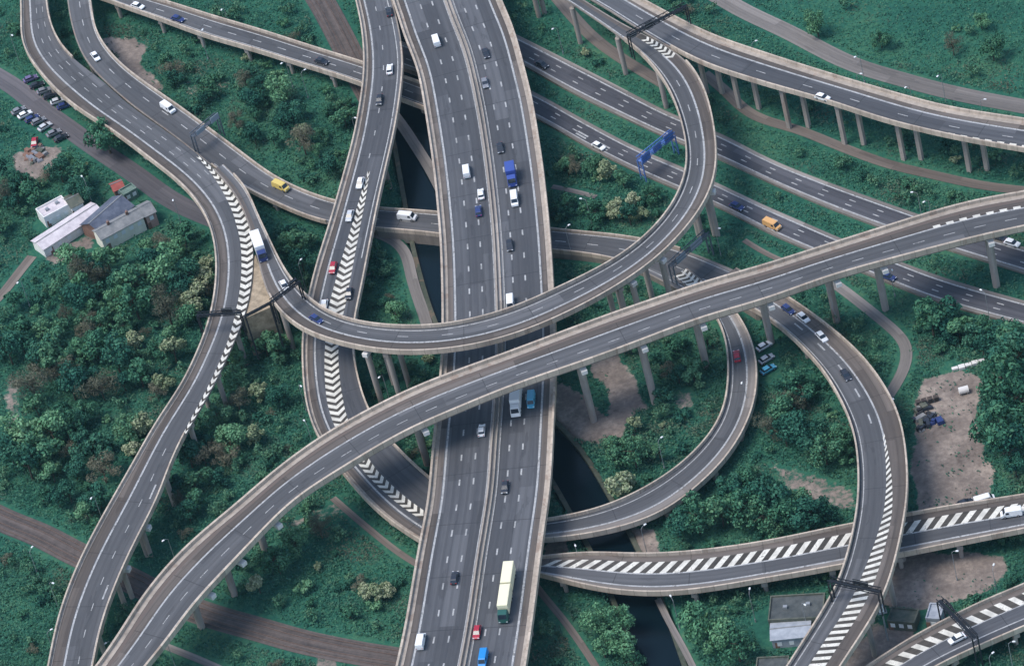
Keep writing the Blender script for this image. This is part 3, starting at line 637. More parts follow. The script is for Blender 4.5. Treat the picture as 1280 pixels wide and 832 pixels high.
# ------------------------------------------------------------------ piers
def blocked(r, x, y):
    for k, o in ROADS.items():
        if o is r: continue
        d = o.C[:, :2] - (x, y); i = int(np.argmin((d ** 2).sum(1)))
        if o.z[i] < r.z.min() + 3 and k != 'canal' or k == 'canal':
            lat = -(d[i] @ o.N[i])
            if (d[i] ** 2).sum() < (o.W[i] / 2 + 6) ** 2 and min(o.tl[i], o.tr[i]) - 1.3 < lat < max(o.tl[i], o.tr[i]) + 1.3 and (o.z[i] < r.z[int(np.argmin(((r.C[:, :2] - (x, y)) ** 2).sum(1)))] - 1): return True
    return False
def bent(r, feet=None, i=None, rr=0.9, spread=.3, reach=0.25, thick=1.5, square=False, mirror=True):
    if feet:
        ws = [P(x, y, 0.0) for x, y in feet]; i = int(np.argmin(((r.C[:, :2] - ws[0][:2]) ** 2).sum(1)))
        ts = [float((w_[:2] - r.C[i, :2]) @ r.N[i]) for w_ in ws]
        lo, hi = min(r.tl[i], r.tr[i]) + 1.0, max(r.tl[i], r.tr[i]) - 1.0
        ts = [min(max(t, lo), hi) for t in ts]
        if mirror and len(ts) == 1:
            mid = (r.tl[i] + r.tr[i]) / 2; ts.append(2 * mid - ts[0])
    else:
        mid = (r.tl[i] + r.tr[i]) / 2; ts = [mid - spread * r.W[i], mid + spread * r.W[i]]
    zt = r.z[i] - thick - 1.2
    if zt < 0.8: return
    if feet and len(feet) == 2:                  # skewed bent of two square columns
        pp = [w_[:2] for w_ in ws]
        for c in pp:
            m = MB(); m.box(-rr, rr, -rr * .8, rr * .8, -1.5, zt + .1); a = math.atan2(r.T[i][1], r.T[i][0])
            m.V = [(c[0] + x * math.cos(a) - y * math.sin(a), c[1] + x * math.sin(a) + y * math.cos(a), z) for x, y, z in m.V]; m.obj('pier', M['pier'], r.root, bevel=.06)
        L_ = np.linalg.norm(pp[1] - pp[0]); a = math.atan2(*(pp[1] - pp[0])[::-1]); m = MB(); m.box(-.7, L_ + .7, -.55, .55, zt, zt + 1.17)
        m.V = [(pp[0][0] + x * math.cos(a) - y * math.sin(a), pp[0][1] + x * math.sin(a) + y * math.cos(a), z) for x, y, z in m.V]; m.obj('crosshead', M['pier'], r.root, bevel=.05); return
    if feet: print('FOOT', r.key, feet, 'lat %.1f edges %.1f %.1f' % (float((ws[0][:2] - r.C[i, :2]) @ r.N[i]), r.tl[i], r.tr[i]))
    done = []
    for k, t in enumerate(ts):
        c = r.C[i, :2] + r.N[i] * t
        if (not feet or k > 0 and mirror) and blocked(r, *c): continue
        m = MB()
        if square:
            e = r.T[i]; mm = []
            m.box(-rr, rr, -rr * .8, rr * .8, -1.5, zt + .1)
            a = math.atan2(e[1], e[0]); V = [(c[0] + x * math.cos(a) - y * math.sin(a), c[1] + x * math.sin(a) + y * math.cos(a), z) for x, y, z in m.V]; m.V = V
            m.obj('pier', M['pier'], r.root, bevel=.08)
        else:
            m.cyl((c[0], c[1], -1.5), (c[0], c[1], zt + .1), rr * .92, rr, 16); m.obj('pier', M['pier'], r.root, smooth=False)
        done.append(t)
    if not done: return
    m = MB(); lo = min(min(r.tl[i], r.tr[i]) - reach, min(ts) - 1); hi = max(max(r.tl[i], r.tr[i]) + reach, max(ts) + 1)
    if not feet or len(done) == 1 and len(ts) == 2:
        lo, hi = min(r.tl[i], r.tr[i]) + .8, max(r.tl[i], r.tr[i]) - .8
        if reach > 0 and feet: lo -= .8 + reach; hi += .8 + reach
    m.box(lo, hi, -.75, .75, zt, zt + 1.2 - .03); a = math.atan2(r.N[i][1], r.N[i][0])
    m.V = [(r.C[i, 0] + x * math.cos(a) - y * math.sin(a), r.C[i, 1] + x * math.sin(a) + y * math.cos(a), z) for x, y, z in m.V]
    m.obj('crosshead', M['cap'] if feet else M['pier'], r.root, bevel=.06)
for ft in [(745, 525), (822, 502), (886, 457), (963, 418), (1042, 402), (1109, 386), (1245, 358), (538, 578), (296, 742), (252, 784), (334, 694)]: bent(E, [ft], rr=1.0, thick=1.9, mirror=False)
for ft in [(503, 468), (763, 392), (813, 374), (877, 296)]: bent(C, [ft], rr=.8)
for ft in [[(884, 118), (903, 117)], [(925, 135), (949, 136)], [(987, 160), (1011, 159)], [(1056, 180), (1080, 181)], [(1130, 200), (1152, 200)], [(1212, 214), (1234, 212)]]: bent(Dr, ft, rr=.6, reach=.1, thick=1.6, square=True, mirror=False)
for ft in [(186, 692), (165, 747)]: bent(B, [ft], rr=.7)
for r, step, rr in ((A, 17, .8), (B, 18, .7), (C, 20, .75), (Fr, 17, .7), (J, 16, .7), (Lr, 16, .6), (Nr, 16, .6), (Mr, 16, .6), (G, 15, .6), (K, 15, .5)):
    u = 6.0
    while u < r.s[-1]:
        i = int(np.searchsorted(r.s, u))
        ok = i < r.n and not (r is C and (i < r.idx(338, 372)))
        if ok:
            if r is A:
                bent(r, i=i, rr=rr, spread=.38, thick=1.8); bent(r, i=i, rr=rr, spread=.13, thick=1.8)
            else: bent(r, i=i, rr=rr)
        u += step

# earth fill in the gore between the two left slip roads
gp = [P(x, y, 12.6) for x, y in [(319, 318), (326, 338), (333, 358), (343, 379), (338, 384), (322, 391), (303, 399), (307, 375), (313, 352), (316, 332)]]
k = len(gp); V = [tuple(p) for p in gp] + [(p[0], p[1], -1.0) for p in gp]
fill = mk('embankment', V, [tuple(range(k)), tuple(range(2 * k - 1, k - 1, -1))] + [(j, j + k, (j + 1) % k + k, (j + 1) % k) for j in range(k)], None); fill.data.materials.clear()
em = mat('sandy_fill', (.36, .29, .21), .95, .1); n = N(em); n.out(n.ramp(n.noise(n.vec('pos'), .5, 5, .7), [(.3, (.22, .18, .13)), (.65, (.50, .40, .29))])); fill.data.materials.append(em); tag(fill, kind='structure')
bm = bmesh.new(); bm.from_mesh(fill.data); bmesh.ops.recalc_face_normals(bm, faces=bm.faces[:]); bm.to_mesh(fill.data); bm.free()
M['blue_steel'] = mat('blue_painted_steel', (0.10, 0.19, 0.48), .5); M['dim_steel'] = mat('dull_grey_steel', (0.10, 0.12, 0.15), .5)
# ------------------------------------------------------------------ gantries
def gantry(a, b, r, label, h=6.2, legs=(True, True), size=.55, signs=(), drop=None, colour='black_steel', name='sign_gantry'):
    """beam between two picked ends; each post runs straight down to deck or ground"""
    i = r.idx((a[0] + b[0]) / 2, (a[1] + b[1]) / 2 + 20); zb = r.z[i] + h
    A_, B_ = P(*a, zb), P(*b, zb); L = float(np.linalg.norm(B_ - A_)); ang = math.atan2(B_[1] - A_[1], B_[0] - A_[0])
    e = empty(name, (A_[0], A_[1], r.z[i]), ang); tag(e, label, 'gantry', 'sign gantries over the slip roads')
    m = MB(); s = size
    for y in (-s, s):
        for z in (0, s * 1.3): m.box(0, L, y - .09, y + .09, h + z - .09, h + z + .09)
    k = int(L / 1.6) + 1
    for j in range(k):
        x0, x1 = L * j / k, L * (j + 1) / k
        for y in (-s, s): m.cyl((x0, y, h), (x1, y, h + s * 1.3), .06, .06, 5); m.cyl((x1, y, h), (x1, y, h + s * 1.3), .05, .05, 5)
        m.cyl((x0, -s, h), (x1, s, h), .05, .05, 5)
    m.box(0, L, -s * .55, s * .55, h + .05, h + .16)
    m.obj('beam', M[colour], e)
    for on, x in zip(legs, (0.15, L - .15)):
        if on:
            q = MB()
            for y in (-s, s): q.box(x - .14, x + .14, y - .14, y + .14, (drop if drop is not None else -1.0), h)
            for z in np.arange(0, h - 1, 1.6): q.cyl((x, -s, z), (x, s, z + 1.4), .05, .05, 5)
            q.obj('post', M[colour], e)
    for (x0, x1, z0, z1, mm, yy) in signs:
        q = MB(); q.box(x0 * L, x1 * L, yy - .06, yy + .06, h + z0, h + z1); o = q.obj('sign_panel', M[mm], e, bevel=.02)
        q = MB()
        for z in np.linspace(z0 + .3, z1 - .3, 3): q.box(x0 * L, x1 * L, yy - .12, yy - .075, h + z - .05, h + z + .05)
        q.obj('stiffener', M['grey_steel'], o)
    return e
gantry((246, 394.5), (301, 391.5), B, 'black gantry reaching across the left slip road above its hatched edge', signs=((.55, .8, -.2, 1.3, 'black_steel', .9),))
gantry((339, 378), (374, 352), C, 'black gantry with one bare beam spanning the loop ramp just below the gore', h=6.0, signs=((.75, .98, .1, 1.2, 'black_steel', .9),))
gantry((306, 396), (338, 379), C, 'thin black beam over the sandy gore between the two slip roads', h=5.6, size=.25, drop=-9)
gantry((240, 171), (272, 145), G, 'grey sign gantry over the upper left road near its lone white van', h=5.5, signs=((.12, .42, -.2, 1.3, 'sign_grey', -.8), (.68, .98, -.2, 1.7, 'sign_grey', -.8)), colour='dim_steel', size=.7)
gantry((785, 46), (858, 8), Dr, 'long black gantry at the top where two viaducts part', h=6.5, size=.75, signs=((.28, .4, -.3, 2.0, 'black_steel', -.9), (.02, .12, -.3, 1.6, 'black_steel', -.9)))
gantry((799, 202), (841, 168), H2, 'gantry with broad blue sign boards beside the curved loop ramp', h=6.0, signs=((.02, .27, -.9, 1.9, 'sign_blue', -.8), (.36, .6, -.5, 1.9, 'sign_blue', -.8), (.70, .96, -.6, 2.2, 'sign_blue', -.8)), colour='blue_steel', size=.9)
gantry((838, 333), (884, 292), G, 'blue grey gantry beneath the loop ramp over the chevron gore', h=6.0, signs=((.12, .36, -.4, 1.6, 'sign_grey', -.8), (.5, .8, -.4, 1.8, 'sign_grey', -.8)), colour='dim_steel', size=.8)
gantry((1036, 726), (1100, 740), J, 'black gantry over the hatched ramp left of the earth yard', h=6.0, size=.7, signs=((.45, .75, -.2, 1.6, 'black_steel', .9),))
gantry((1174, 750), (1219, 797), Mr, 'black lattice gantry over the bottom right corner ramp', h=6.5, size=.7, signs=((.1, .3, -.1, 1.2, 'black_steel', .9),), drop=-6)
# roadside cabinet on the J gantry foot
c = P(1102, 762, 10); e = empty('equipment_cabinet', (c[0], c[1], 0.0)); tag(e, 'pale equipment platform on a mast right of the hatched ramp', 'cabinet')
q = MB(); q.box(-1.1, 1.1, -.9, .9, 9.5, 9.7); q.obj('platform', M['grey_steel'], e); q = MB(); q.box(-.7, .7, -.5, .5, 9.72, 11.6); q.obj('cabinet', M['lamp'], e, bevel=.05)
q = MB(); q.cyl((0, 0, -1), (0, 0, 9.5), .25, .2, 10); q.obj('mast', M['grey_steel'], e)

# ------------------------------------------------------------------ lamp posts
def lamp_proto():
    e = empty('lamp_post'); q = MB(); q.cyl((0, 0, -1.2), (0, 0, 9.2), .10, .06, 8); q.obj('pole', M['grey_steel'], e)
    q = MB(); q.cyl((0, 0, 9.1), (.5, 0, 9.65), .06, .05, 6); q.cyl((.5, 0, 9.65), (1.1, 0, 9.75), .05, .05, 6); q.obj('arm', M['grey_steel'], e)
    q = MB(); q.prism([(1.0, 9.62), (1.0, 9.82), (1.35, 9.88), (1.7, 9.80), (1.7, 9.66)], -.19, .19); q.obj('lamp_head', M['lamp'], e, bevel=.04)
    q = MB(); q.cyl((0, 0, -.2), (0, 0, .9), .2, .18, 8); q.obj('base', M['grey_steel'], e)
    return e
LP = [(15, 44, 'at the top left edge beside the slip road'), (277, 12, 'above the side viaduct near the top left'), (253, 37, 'on the near side of the top left side viaduct'), (352, 79, 'below the middle of the side viaduct'),
      (381, 87, 'below the right end of the side viaduct'), (444, 147, 'beside the left parapet of the chevron ramp'), (691, 36, 'in the scrub right of the motorway top'), (945, 51, 'in the grass gap above the upper right viaduct'),
      (1069, 71, 'on the far side of the top right lane'), (1076, 92, 'between the top right lane and the paired column viaduct'), (1132, 109, 'in the dark strip under the top right lane'), (1172, 95, 'at the edge of the top right field'), (1231, 124, 'farthest right along the top right lane'),
      (102, 220, 'among the dark trees above the slate roof'), (22, 353, 'alone near the left edge below the white sheds'), (216, 250, 'between the white sheds and the left slip road'), (376, 324, 'in the bushes right of the white box lorry'),
      (726, 248, 'below the short footpath right of the motorway'), (711, 281, 'by the parapet of the underpass road'), (899, 285, 'in the scrub right of the loop ramp bend'), (1140, 240, 'by the trunk road above the flyover'), (1155, 252, 'where the trunk road meets the flyover'),
      (1226, 362, 'between the tall columns at the right'), (1115, 337, 'beside the flyover column above the winding path'), (114, 622, 'left of the lower slip road'), (474, 471, 'in the green pocket between ramp and loop'), (376, 482, 'left of the chevron ramp upper of two'), (380, 525, 'left of the chevron ramp lower of two'),
      (927, 478, 'inside the narrow loop slip road'), (827, 546, 'in the middle of the loop clearing'), (40, 683, 'on the railway edge at lower left'), (66, 728, 'below the railway at lower left'), (64, 786, 'touching the left slip road at bottom left'),
      (204, 675, 'between the two long viaducts at lower left'), (132, 803, 'wedged between the two viaducts at bottom left'), (207, 804, 'under the near edge of the bottom left flyover'), (1242, 705, 'on the grass right of the earth yard'), (1196, 688, 'just below the hatched low ramp'),
      (1006, 755, 'over the dark roofed depot'), (1241, 815, 'in the bushes of the bottom right corner'), (1267, 801, 'farthest into the bottom right corner'), (1116, 498, 'where the winding path ends at the ramp'), (838, 744, 'beside the canal below the hatched low ramp'), (937, 735, 'right of the canal below the hatched low ramp'), (719, 681, 'in the small gore between two low ramps'), (806, 655, 'below the narrow loop slip road')]
lp0 = lamp_proto()
for k, (x, y, t) in enumerate(LP):
    o = lp0 if k == 0 else copy_tree(lp0)
    w_ = P(x, y, 9.8); a = random.uniform(-3, 3); o.location = (w_[0] - 1.3 * math.cos(a), w_[1] - 1.3 * math.sin(a), 0.0); o.rotation_euler = (0, 0, a)
    tag(o, 'grey lamp post ' + t, 'lamp post', 'lamp posts round the interchange')

# ------------------------------------------------------------------ vehicles
def wheels(e, xs, y, r=.32, wd=.22):
    for x in xs:
        for s in (-1, 1):
            q = MB(); q.cyl((x, s * (y - wd), r), (x, s * y, r), r, r, 14); o = q.obj('wheel', M['tyre'], e)
            q = MB(); q.cyl((x, s * (y - .02), r), (x, s * (y + .015), r), r * .6, r * .55, 10); q.obj('rim', M['rim'], o)
def lights(e, xf, xb, y, z, s=.2):
    for k in (-1, 1):
        q = MB(); q.box(xf - .06, xf + .03, k * y - s, k * y + s, z - .09, z + .09); q.obj('headlight', M['light'], e)
        q = MB(); q.box(xb - .03, xb + .06, k * y - s * .8, k * y + s * .8, z - .02, z + .16); q.obj('tail_light', M['tail'], e)
def painted(o):
    o.material_slots[0].link = 'OBJECT'; o.material_slots[0].material = PM['white']; o['paint'] = 1; return o
def car_proto(name='car', hatch=False):
    e = empty(name); q = MB()
    q.prism([(-2.1, .34), (-2.16, .62), (-2.05, .88), (-1.2, .96), (.95, .95), (1.85, .78), (2.12, .62), (2.1, .34)], -.88, .88, [.06, .02, .06, .03, .03, .08, .1, .08]); painted(q.obj('body', PM['white'], e, bevel=.05))
    q = MB(); b = -1.95 if hatch else -1.7
    q.prism([(b, .93), (b + .4, 1.40), (.25, 1.42), (1.1, .93)], -.8, .8, [.04, .17, .17, .05]); q.obj('window', M['glass'], e)
    q = MB(); q.prism([(b + .36, 1.40), (b + .5, 1.475), (.1, 1.49), (.32, 1.41)], -.66, .66, [0, .05, .05, 0]); painted(q.obj('roof', PM['white'], e))
    wheels(e, (-1.32, 1.32), .86); lights(e, 2.09, -2.13, .6, .66); return e
def van_proto():
    e = empty('van'); q = MB()
    q.prism([(-2.5, .4), (-2.55, 1.0), (-2.5, 2.05), (-2.3, 2.15), (1.1, 2.15), (1.35, 2.05), (1.95, 1.2), (2.5, 1.0), (2.6, .4)], -.98, .98, [.04, .0, .1, .16, .16, .14, .05, .1, .1]); painted(q.obj('body', PM['white'], e, bevel=.05))
    q = MB(); q.prism([(1.40, 1.98), (1.46, 2.0), (2.0, 1.24), (1.94, 1.2)], -.82, .82, [.08, .08, 0, 0]); q.obj('windscreen', M['glass'], e)
    q = MB()
    for s in (-1, 1): q = MB(); q.box(.5, 1.35, s * .93 - .03, s * .93 + .03, 1.28, 1.85, .1, 0); q.obj('window', M['glass'], e)
    wheels(e, (-1.55, 1.6), .97, .36); lights(e, 2.55, -2.53, .72, .78); return e
def lorry_proto(boxes, name='lorry'):
    """boxes: lengths behind the cab; the lorry's middle is at x=0"""
    e = empty(name); tot = 2.3 + sum(b + .5 for b in boxes); x = tot / 2
    q = MB(); q.prism([(x - 2.2, .55), (x - 2.2, 2.9), (x - 1.9, 3.15), (x - .45, 2.95), (x - .05, 1.6), (x, .55)], -1.2, 1.2, [0, .04, .12, .12, .03, 0]); o = painted(q.obj('cab', PM['white'], e, bevel=.06)); o['paint'] = 2
    q = MB(); q.prism([(x - .40, 2.85), (x - .34, 2.85), (x - .02, 1.75), (x - .08, 1.72)], -1.0, 1.0, [.06, .06, 0, 0]); q.obj('windscreen', M['glass'], e)
    lights(e, x - .02, -tot / 2 + .05, .9, .85)
    q = MB(); q.box(-tot / 2 + .1, x - .4, -.45, .45, .55, .95); q.obj('chassis', M['chassis'], e)
    ax = [x - 1.1]; x -= 2.35
    for b in boxes:
        q = MB(); q.box(x - b - .15, x - .15, -1.27, 1.27, 1.0, 3.9); painted(q.obj('cargo_box', PM['white'], e, bevel=.05)); ax += [x - b + .9, x - b + 2.1]; 
        q = MB(); q.box(x - b - .05, x - .25, -1.12, 1.12, 3.905, 3.94); painted(q.obj('roof_panel', PM['white'], e))
        x -= b + .5
    wheels(e, ax, 1.24, .5, .32); return e
PROTO = {}
def vehicle(kind, col, px, py, r, toward, label, col2=None, lane=None, z=None):
    """toward: pixel the front points to"""
    if isinstance(r, Road): w_, i = r.near(px, py, 0.8); zz = r.z[i] + .03; d = r.T[i].copy()
    else: w_ = P(px, py, .8); zz = r; d = None
    t2 = P(toward[0], toward[1], zz)[:2] - w_[:2]
    if d is not None and lane is None: d = d if d @ t2 > 0 else -d
    else: d = t2
    if kind not in PROTO:
        PROTO[kind] = {'car': lambda: car_proto(), 'hatchback': lambda: car_proto('car', True), 'van': van_proto, 'lorry': lambda: lorry_proto([7.2]), 'short': lambda: lorry_proto([4.3]), 'drawbar': lambda: lorry_proto([7.2, 7.2])}[kind](); o = PROTO[kind]
    else: o = copy_tree(PROTO[kind])
    o.location = (float(w_[0]), float(w_[1]), float(zz)); o.rotation_euler = (0, 0, math.atan2(d[1], d[0]))
    for c in o.children:
        if 'paint' in c: c.material_slots[0].material = PM[(col2 or col) if c['paint'] == 2 else col]
    tag(o, label, {'van': 'van', 'lorry': 'lorry', 'short': 'lorry', 'drawbar': 'lorry'}.get(kind, 'car'), 'vehicles on the roads'); return o
UP = lambda x, y: (x, y - 40)
DN = lambda x, y: (x, y + 40)
for a in [('van', 'white', 545, 51, A, 'up', 'white van alone high up on the left motorway carriageway'), ('van', 'white', 583, 214, A, 'up', 'white van on the left carriageway above the underpass road'),
          ('car', 'white', 601, 242, A, 'up', 'white car hugging the central reservation by the blue lorry'), ('hatchback', 'navy', 598, 263, A, 'up', 'dark blue car behind the white one near the central reservation'),
          ('car', 'white', 602, 537, A, 'up', 'white car just below the flyover shadow'), ('van', 'white', 526, 801, A, 'up', 'white van in the bottom left lane of the motorway'), ('hatchback', 'dark', 568, 721, A, 'up', 'dark car in mid lane left of the cream lorry'),
          ('car', 'grey', 606, 103, A, 'dn', 'grey car in mid lane near the motorway top'), ('car', 'dark', 607, 66, A, 'dn', 'black car highest on the right carriageway'), ('car', 'dark', 625, 184, A, 'dn', 'dark car just above the blue lorry'),
          ('short', 'royal', 640, 222, A, 'dn', 'blue box lorry behind a white van on the right carriageway'), ('van', 'white', 643, 249, A, 'dn', 'white van right in front of the blue lorry'), ('hatchback', 'dark', 637, 306, A, 'dn', 'dark car in the outer lane above the loop ramp'),
          ('van', 'white', 638, 379, A, 'dn', 'white van peeping over the loop ramp parapet'), ('lorry', 'white', 646, 503, A, 'dn', 'white box lorry coming out from under the flyover'), ('van', 'lightblue', 664, 500, A, 'dn', 'light blue van beside the white lorry under the flyover'),
          ('drawbar', 'cream', 634, 744, A, 'dn', 'long cream lorry with two boxes and dark green cab'), ('hatchback', 'red', 596, 789, A, 'dn', 'red car left of the cream lorry'), ('van', 'blue', 604, 823, A, 'dn', 'bright blue van at the bottom edge of the motorway'),
          ('car', 'dark', 631, 608, A, 'dn', 'dark car in the outer lane below the white lorry'),
          ('car', 'white', 487, 86, Fr, 'up', 'white car high on the chevron ramp'), ('car', 'dark', 474, 124, Fr, 'dn', 'dark car following the left line of the chevron ramp'), ('car', 'dark', 486, 14, Fr, 'up', 'dark car at the very top of the chevron ramp'),
          ('car', 'white', 450, 228, Fr, 'dn', 'white car where the chevrons begin'), ('car', 'silver', 437, 269, Fr, 'dn', 'silver car left of the upper chevrons'), ('hatchback', 'red', 416, 334, Fr, 'dn', 'red car left of the chevrons above the loop ramp'),
          ('car', 'white', 405, 381, Fr, 'dn', 'white car about to pass under the loop ramp'), ('car', 'dark', 436, 366, Fr, 'dn', 'dark car right of the chevrons above the loop ramp'),
          ('lorry', 'white', 325, 312, C, 'dn', 'white box lorry with navy cab at the fork of two slip roads', 'navy'), ('car', 'white', 355, 356, C, 'dn', 'white car under the gantry of the loop ramp'), ('car', 'navy', 395, 398, C, 'dn', 'dark blue car on the loop ramp past the gantry'),
          ('hatchback', 'navy', 985, 386, J, 'dn', 'dark blue car emerging from under the flyover on the right'), ('car', 'white', 1004, 396, J, 'dn', 'white car following the blue one right of the flyover'), ('car', 'white', 1027, 420, J, 'dn', 'white car next to the ramp lane marking'), ('hatchback', 'dark', 1057, 468, J, 'dn', 'black car lowest on the climbing ramp'),
          ('hatchback', 'red', 921, 444, K, 'up', 'red car on the narrow loop slip road'),
          ('car', 'white', 119, 70, G, 'dn', 'white car nearest the sandy bank at upper left'), ('van', 'white', 210, 135, G, 'dn', 'white van just above the grey sign gantry'), ('van', 'yellow', 351, 233, G, 'dn', 'yellow van on the road right of the bushes at upper left'), ('van', 'white', 509, 271, G, 'dn', 'white van in the underpass between ramp and motorway'),
          ('car', 'dark', 402, 76, Nr, 'dn', 'dark car near the right end of the side viaduct'), ('car', 'white', 172, 7, Nr, 'dn', 'white car at the top of the side viaduct'), ('car', 'navy', 222, 23, Nr, 'dn', 'dark blue car second along the side viaduct'),
          ('van', 'orange', 965, 281, H2, 'dn', 'orange van on the lower trunk road'), ('car', 'navy', 921, 257, H2, 'dn', 'dark blue car on the lower trunk road by the loop bend'), ('car', 'white', 1265, 303, H1, 'dn', 'white car right of the tall columns at the right edge'), ('car', 'dark', 1250, 296, H1, 'dn', 'dark car behind the white one at the right edge'),
          ('car', 'dark', 677, 80, H1, 'dn', 'dark car at the left start of the upper trunk road'), ('van', 'white', 1264, 641, Lr, 'lf', 'white van on the hatched low ramp at the right edge'), ('car', 'white', 1196, 797, Mr, 'lf', 'white car beside the lattice gantry at bottom right'),
          ('car', 'white', 1028, 121, Dr, 'dn', 'white car against the near parapet of the upper right viaduct'), ('car', 'navy', 1110, 345, H2, 'dn', 'dark blue car under the flyover on the lower trunk road'), ('car', 'white', 748, 182, H2, 'dn', 'white car by the arrows of the lower trunk road')]:
    kind, col, x, y, r, d, lab = a[:7]
    tw = {'up': (x, y - 60), 'dn': (x + (40 if r in (C, J, G, Nr, H1, H2, Dr) else 0), y + 50), 'lf': (x - 60, y + 20)}[d]
    lab = lab.replace('just ahead of nothing above', 'just above')
    vehicle(kind, col, x, y, r, tw, lab, a[7] if len(a) > 7 else ('green' if kind == 'drawbar' else None))
PARKED = []
for kind, col, x, y, tx, ty, lab in [('car', 'purple', 38, 98, 60, 92, 'purple grey car parked at the top of the car park'), ('car', 'dark', 46, 106, 70, 100, 'black car parked second in the car park row'), ('car', 'grey', 55, 113, 80, 107, 'grey car parked third in the car park row'), ('car', 'grey', 23, 138, 45, 130, 'grey car parked on the left of the car park'),
          ('hatchback', 'dark', 63, 119, 88, 113, 'black hatchback parked fourth in the car park row'), ('car', 'silver', 72, 126, 97, 120, 'silver car parked fifth in the car park row'), ('car', 'navy', 80, 132, 105, 126, 'dark blue car parked lowest in the car park row'), ('car', 'white', 31, 143, 53, 135, 'white car parked next to the grey one left of the car park'), ('hatchback', 'navy', 40, 148, 62, 140, 'dark blue hatchback parked on the left of the car park'), ('hatchback', 'grey', 48, 151, 70, 143, 'grey hatchback parked on the left of the car park'), ('car', 'dark', 76, 172, 98, 164, 'black car parked lowest on the left of the car park'), ('car', 'silver', 56, 158, 80, 146, 'silver car parked amid the yard trees'), ('car', 'grey', 67, 166, 90, 158, 'grey car parked at the lower end of the car park'), ('car', 'red', 43, 178, 40, 200, 'dark red car parked among junk at the left'),
          ('van', 'white', 1231, 625, 1260, 619, 'white van parked at the lower edge of the dirt yard'), ('car', 'dark', 1206, 628, 1230, 622, 'black car parked at the lower edge of the dirt yard'), ('car', 'white', 955, 432, 970, 426, 'white car parked beside the narrow loop'), ('car', 'silver', 958, 448, 973, 442, 'silver car parked beside the narrow loop'), ('car', 'lightblue', 960, 461, 975, 455, 'pale blue car parked beside the narrow loop')]:
    o = vehicle(kind, col, x, y, 0.13, (tx, ty), lab); o['group'] = 'parked vehicles'; PARKED.append(o.location[:2])

# ------------------------------------------------------------------ buildings
def bmat(name, a, b, sc=.6):
    m = mat(name, a, .85, .2); n = N(m); n.out(n.ramp(n.math('ADD', n.math('MULTIPLY', n.noise(n.vec('pos'), sc, 5, .7), .7), n.math('MULTIPLY', n.noise(n.vec('pos'), .15, 3), .3)), [(.35, a), (.65, b)])); return m
BM = {'white': bmat('white_render', (.68, .67, .65), (.86, .84, .81)), 'cream': bmat('cream_render', (.74, .71, .60), (.88, .85, .74)), 'sheet': bmat('pale_roof_sheet', (.50, .45, .48), (.74, .68, .70)), 'slate': bmat('blue_slate', (.075, .09, .13), (.15, .17, .22)),
      'grey': bmat('grey_roof_felt', (.17, .18, .19), (.30, .30, .30)), 'moss': bmat('mossy_felt', (.07, .09, .075), (.16, .16, .13)), 'pink': bmat('pink_brick', (.38, .24, .21), (.55, .37, .33)), 'red': bmat('red_tile', (.28, .07, .06), (.42, .13, .11)), 'brick': bmat('brown_brick', (.17, .10, .08), (.28, .17, .13)),
      'dark': bmat('dark_roof', (.055, .065, .07), (.11, .12, .12)), 'green': bmat('green_sheet', (.10, .16, .14), (.2, .27, .23)), 'zinc': bmat('zinc_sheet', (.26, .29, .34), (.42, .45, .5))}
def block_raster(x, y, r):
    iy, ix = cells(np.array([x]), np.array([y])); k = int(math.ceil(r)); yy, xx = np.mgrid[-k:k + 1, -k:k + 1]; s = (yy ** 2 + xx ** 2) <= r * r
    a, b = np.clip(iy[0] + yy[s], 0, NY - 1), np.clip(ix[0] + xx[s], 0, NX - 1); clear[a, b] = -1; top[a, b] = np.maximum(top[a, b], 3)
for c_ in PARKED: block_raster(c_[0], c_[1], 3.0); block_raster(c_[0], c_[1] - 3, 2.5)
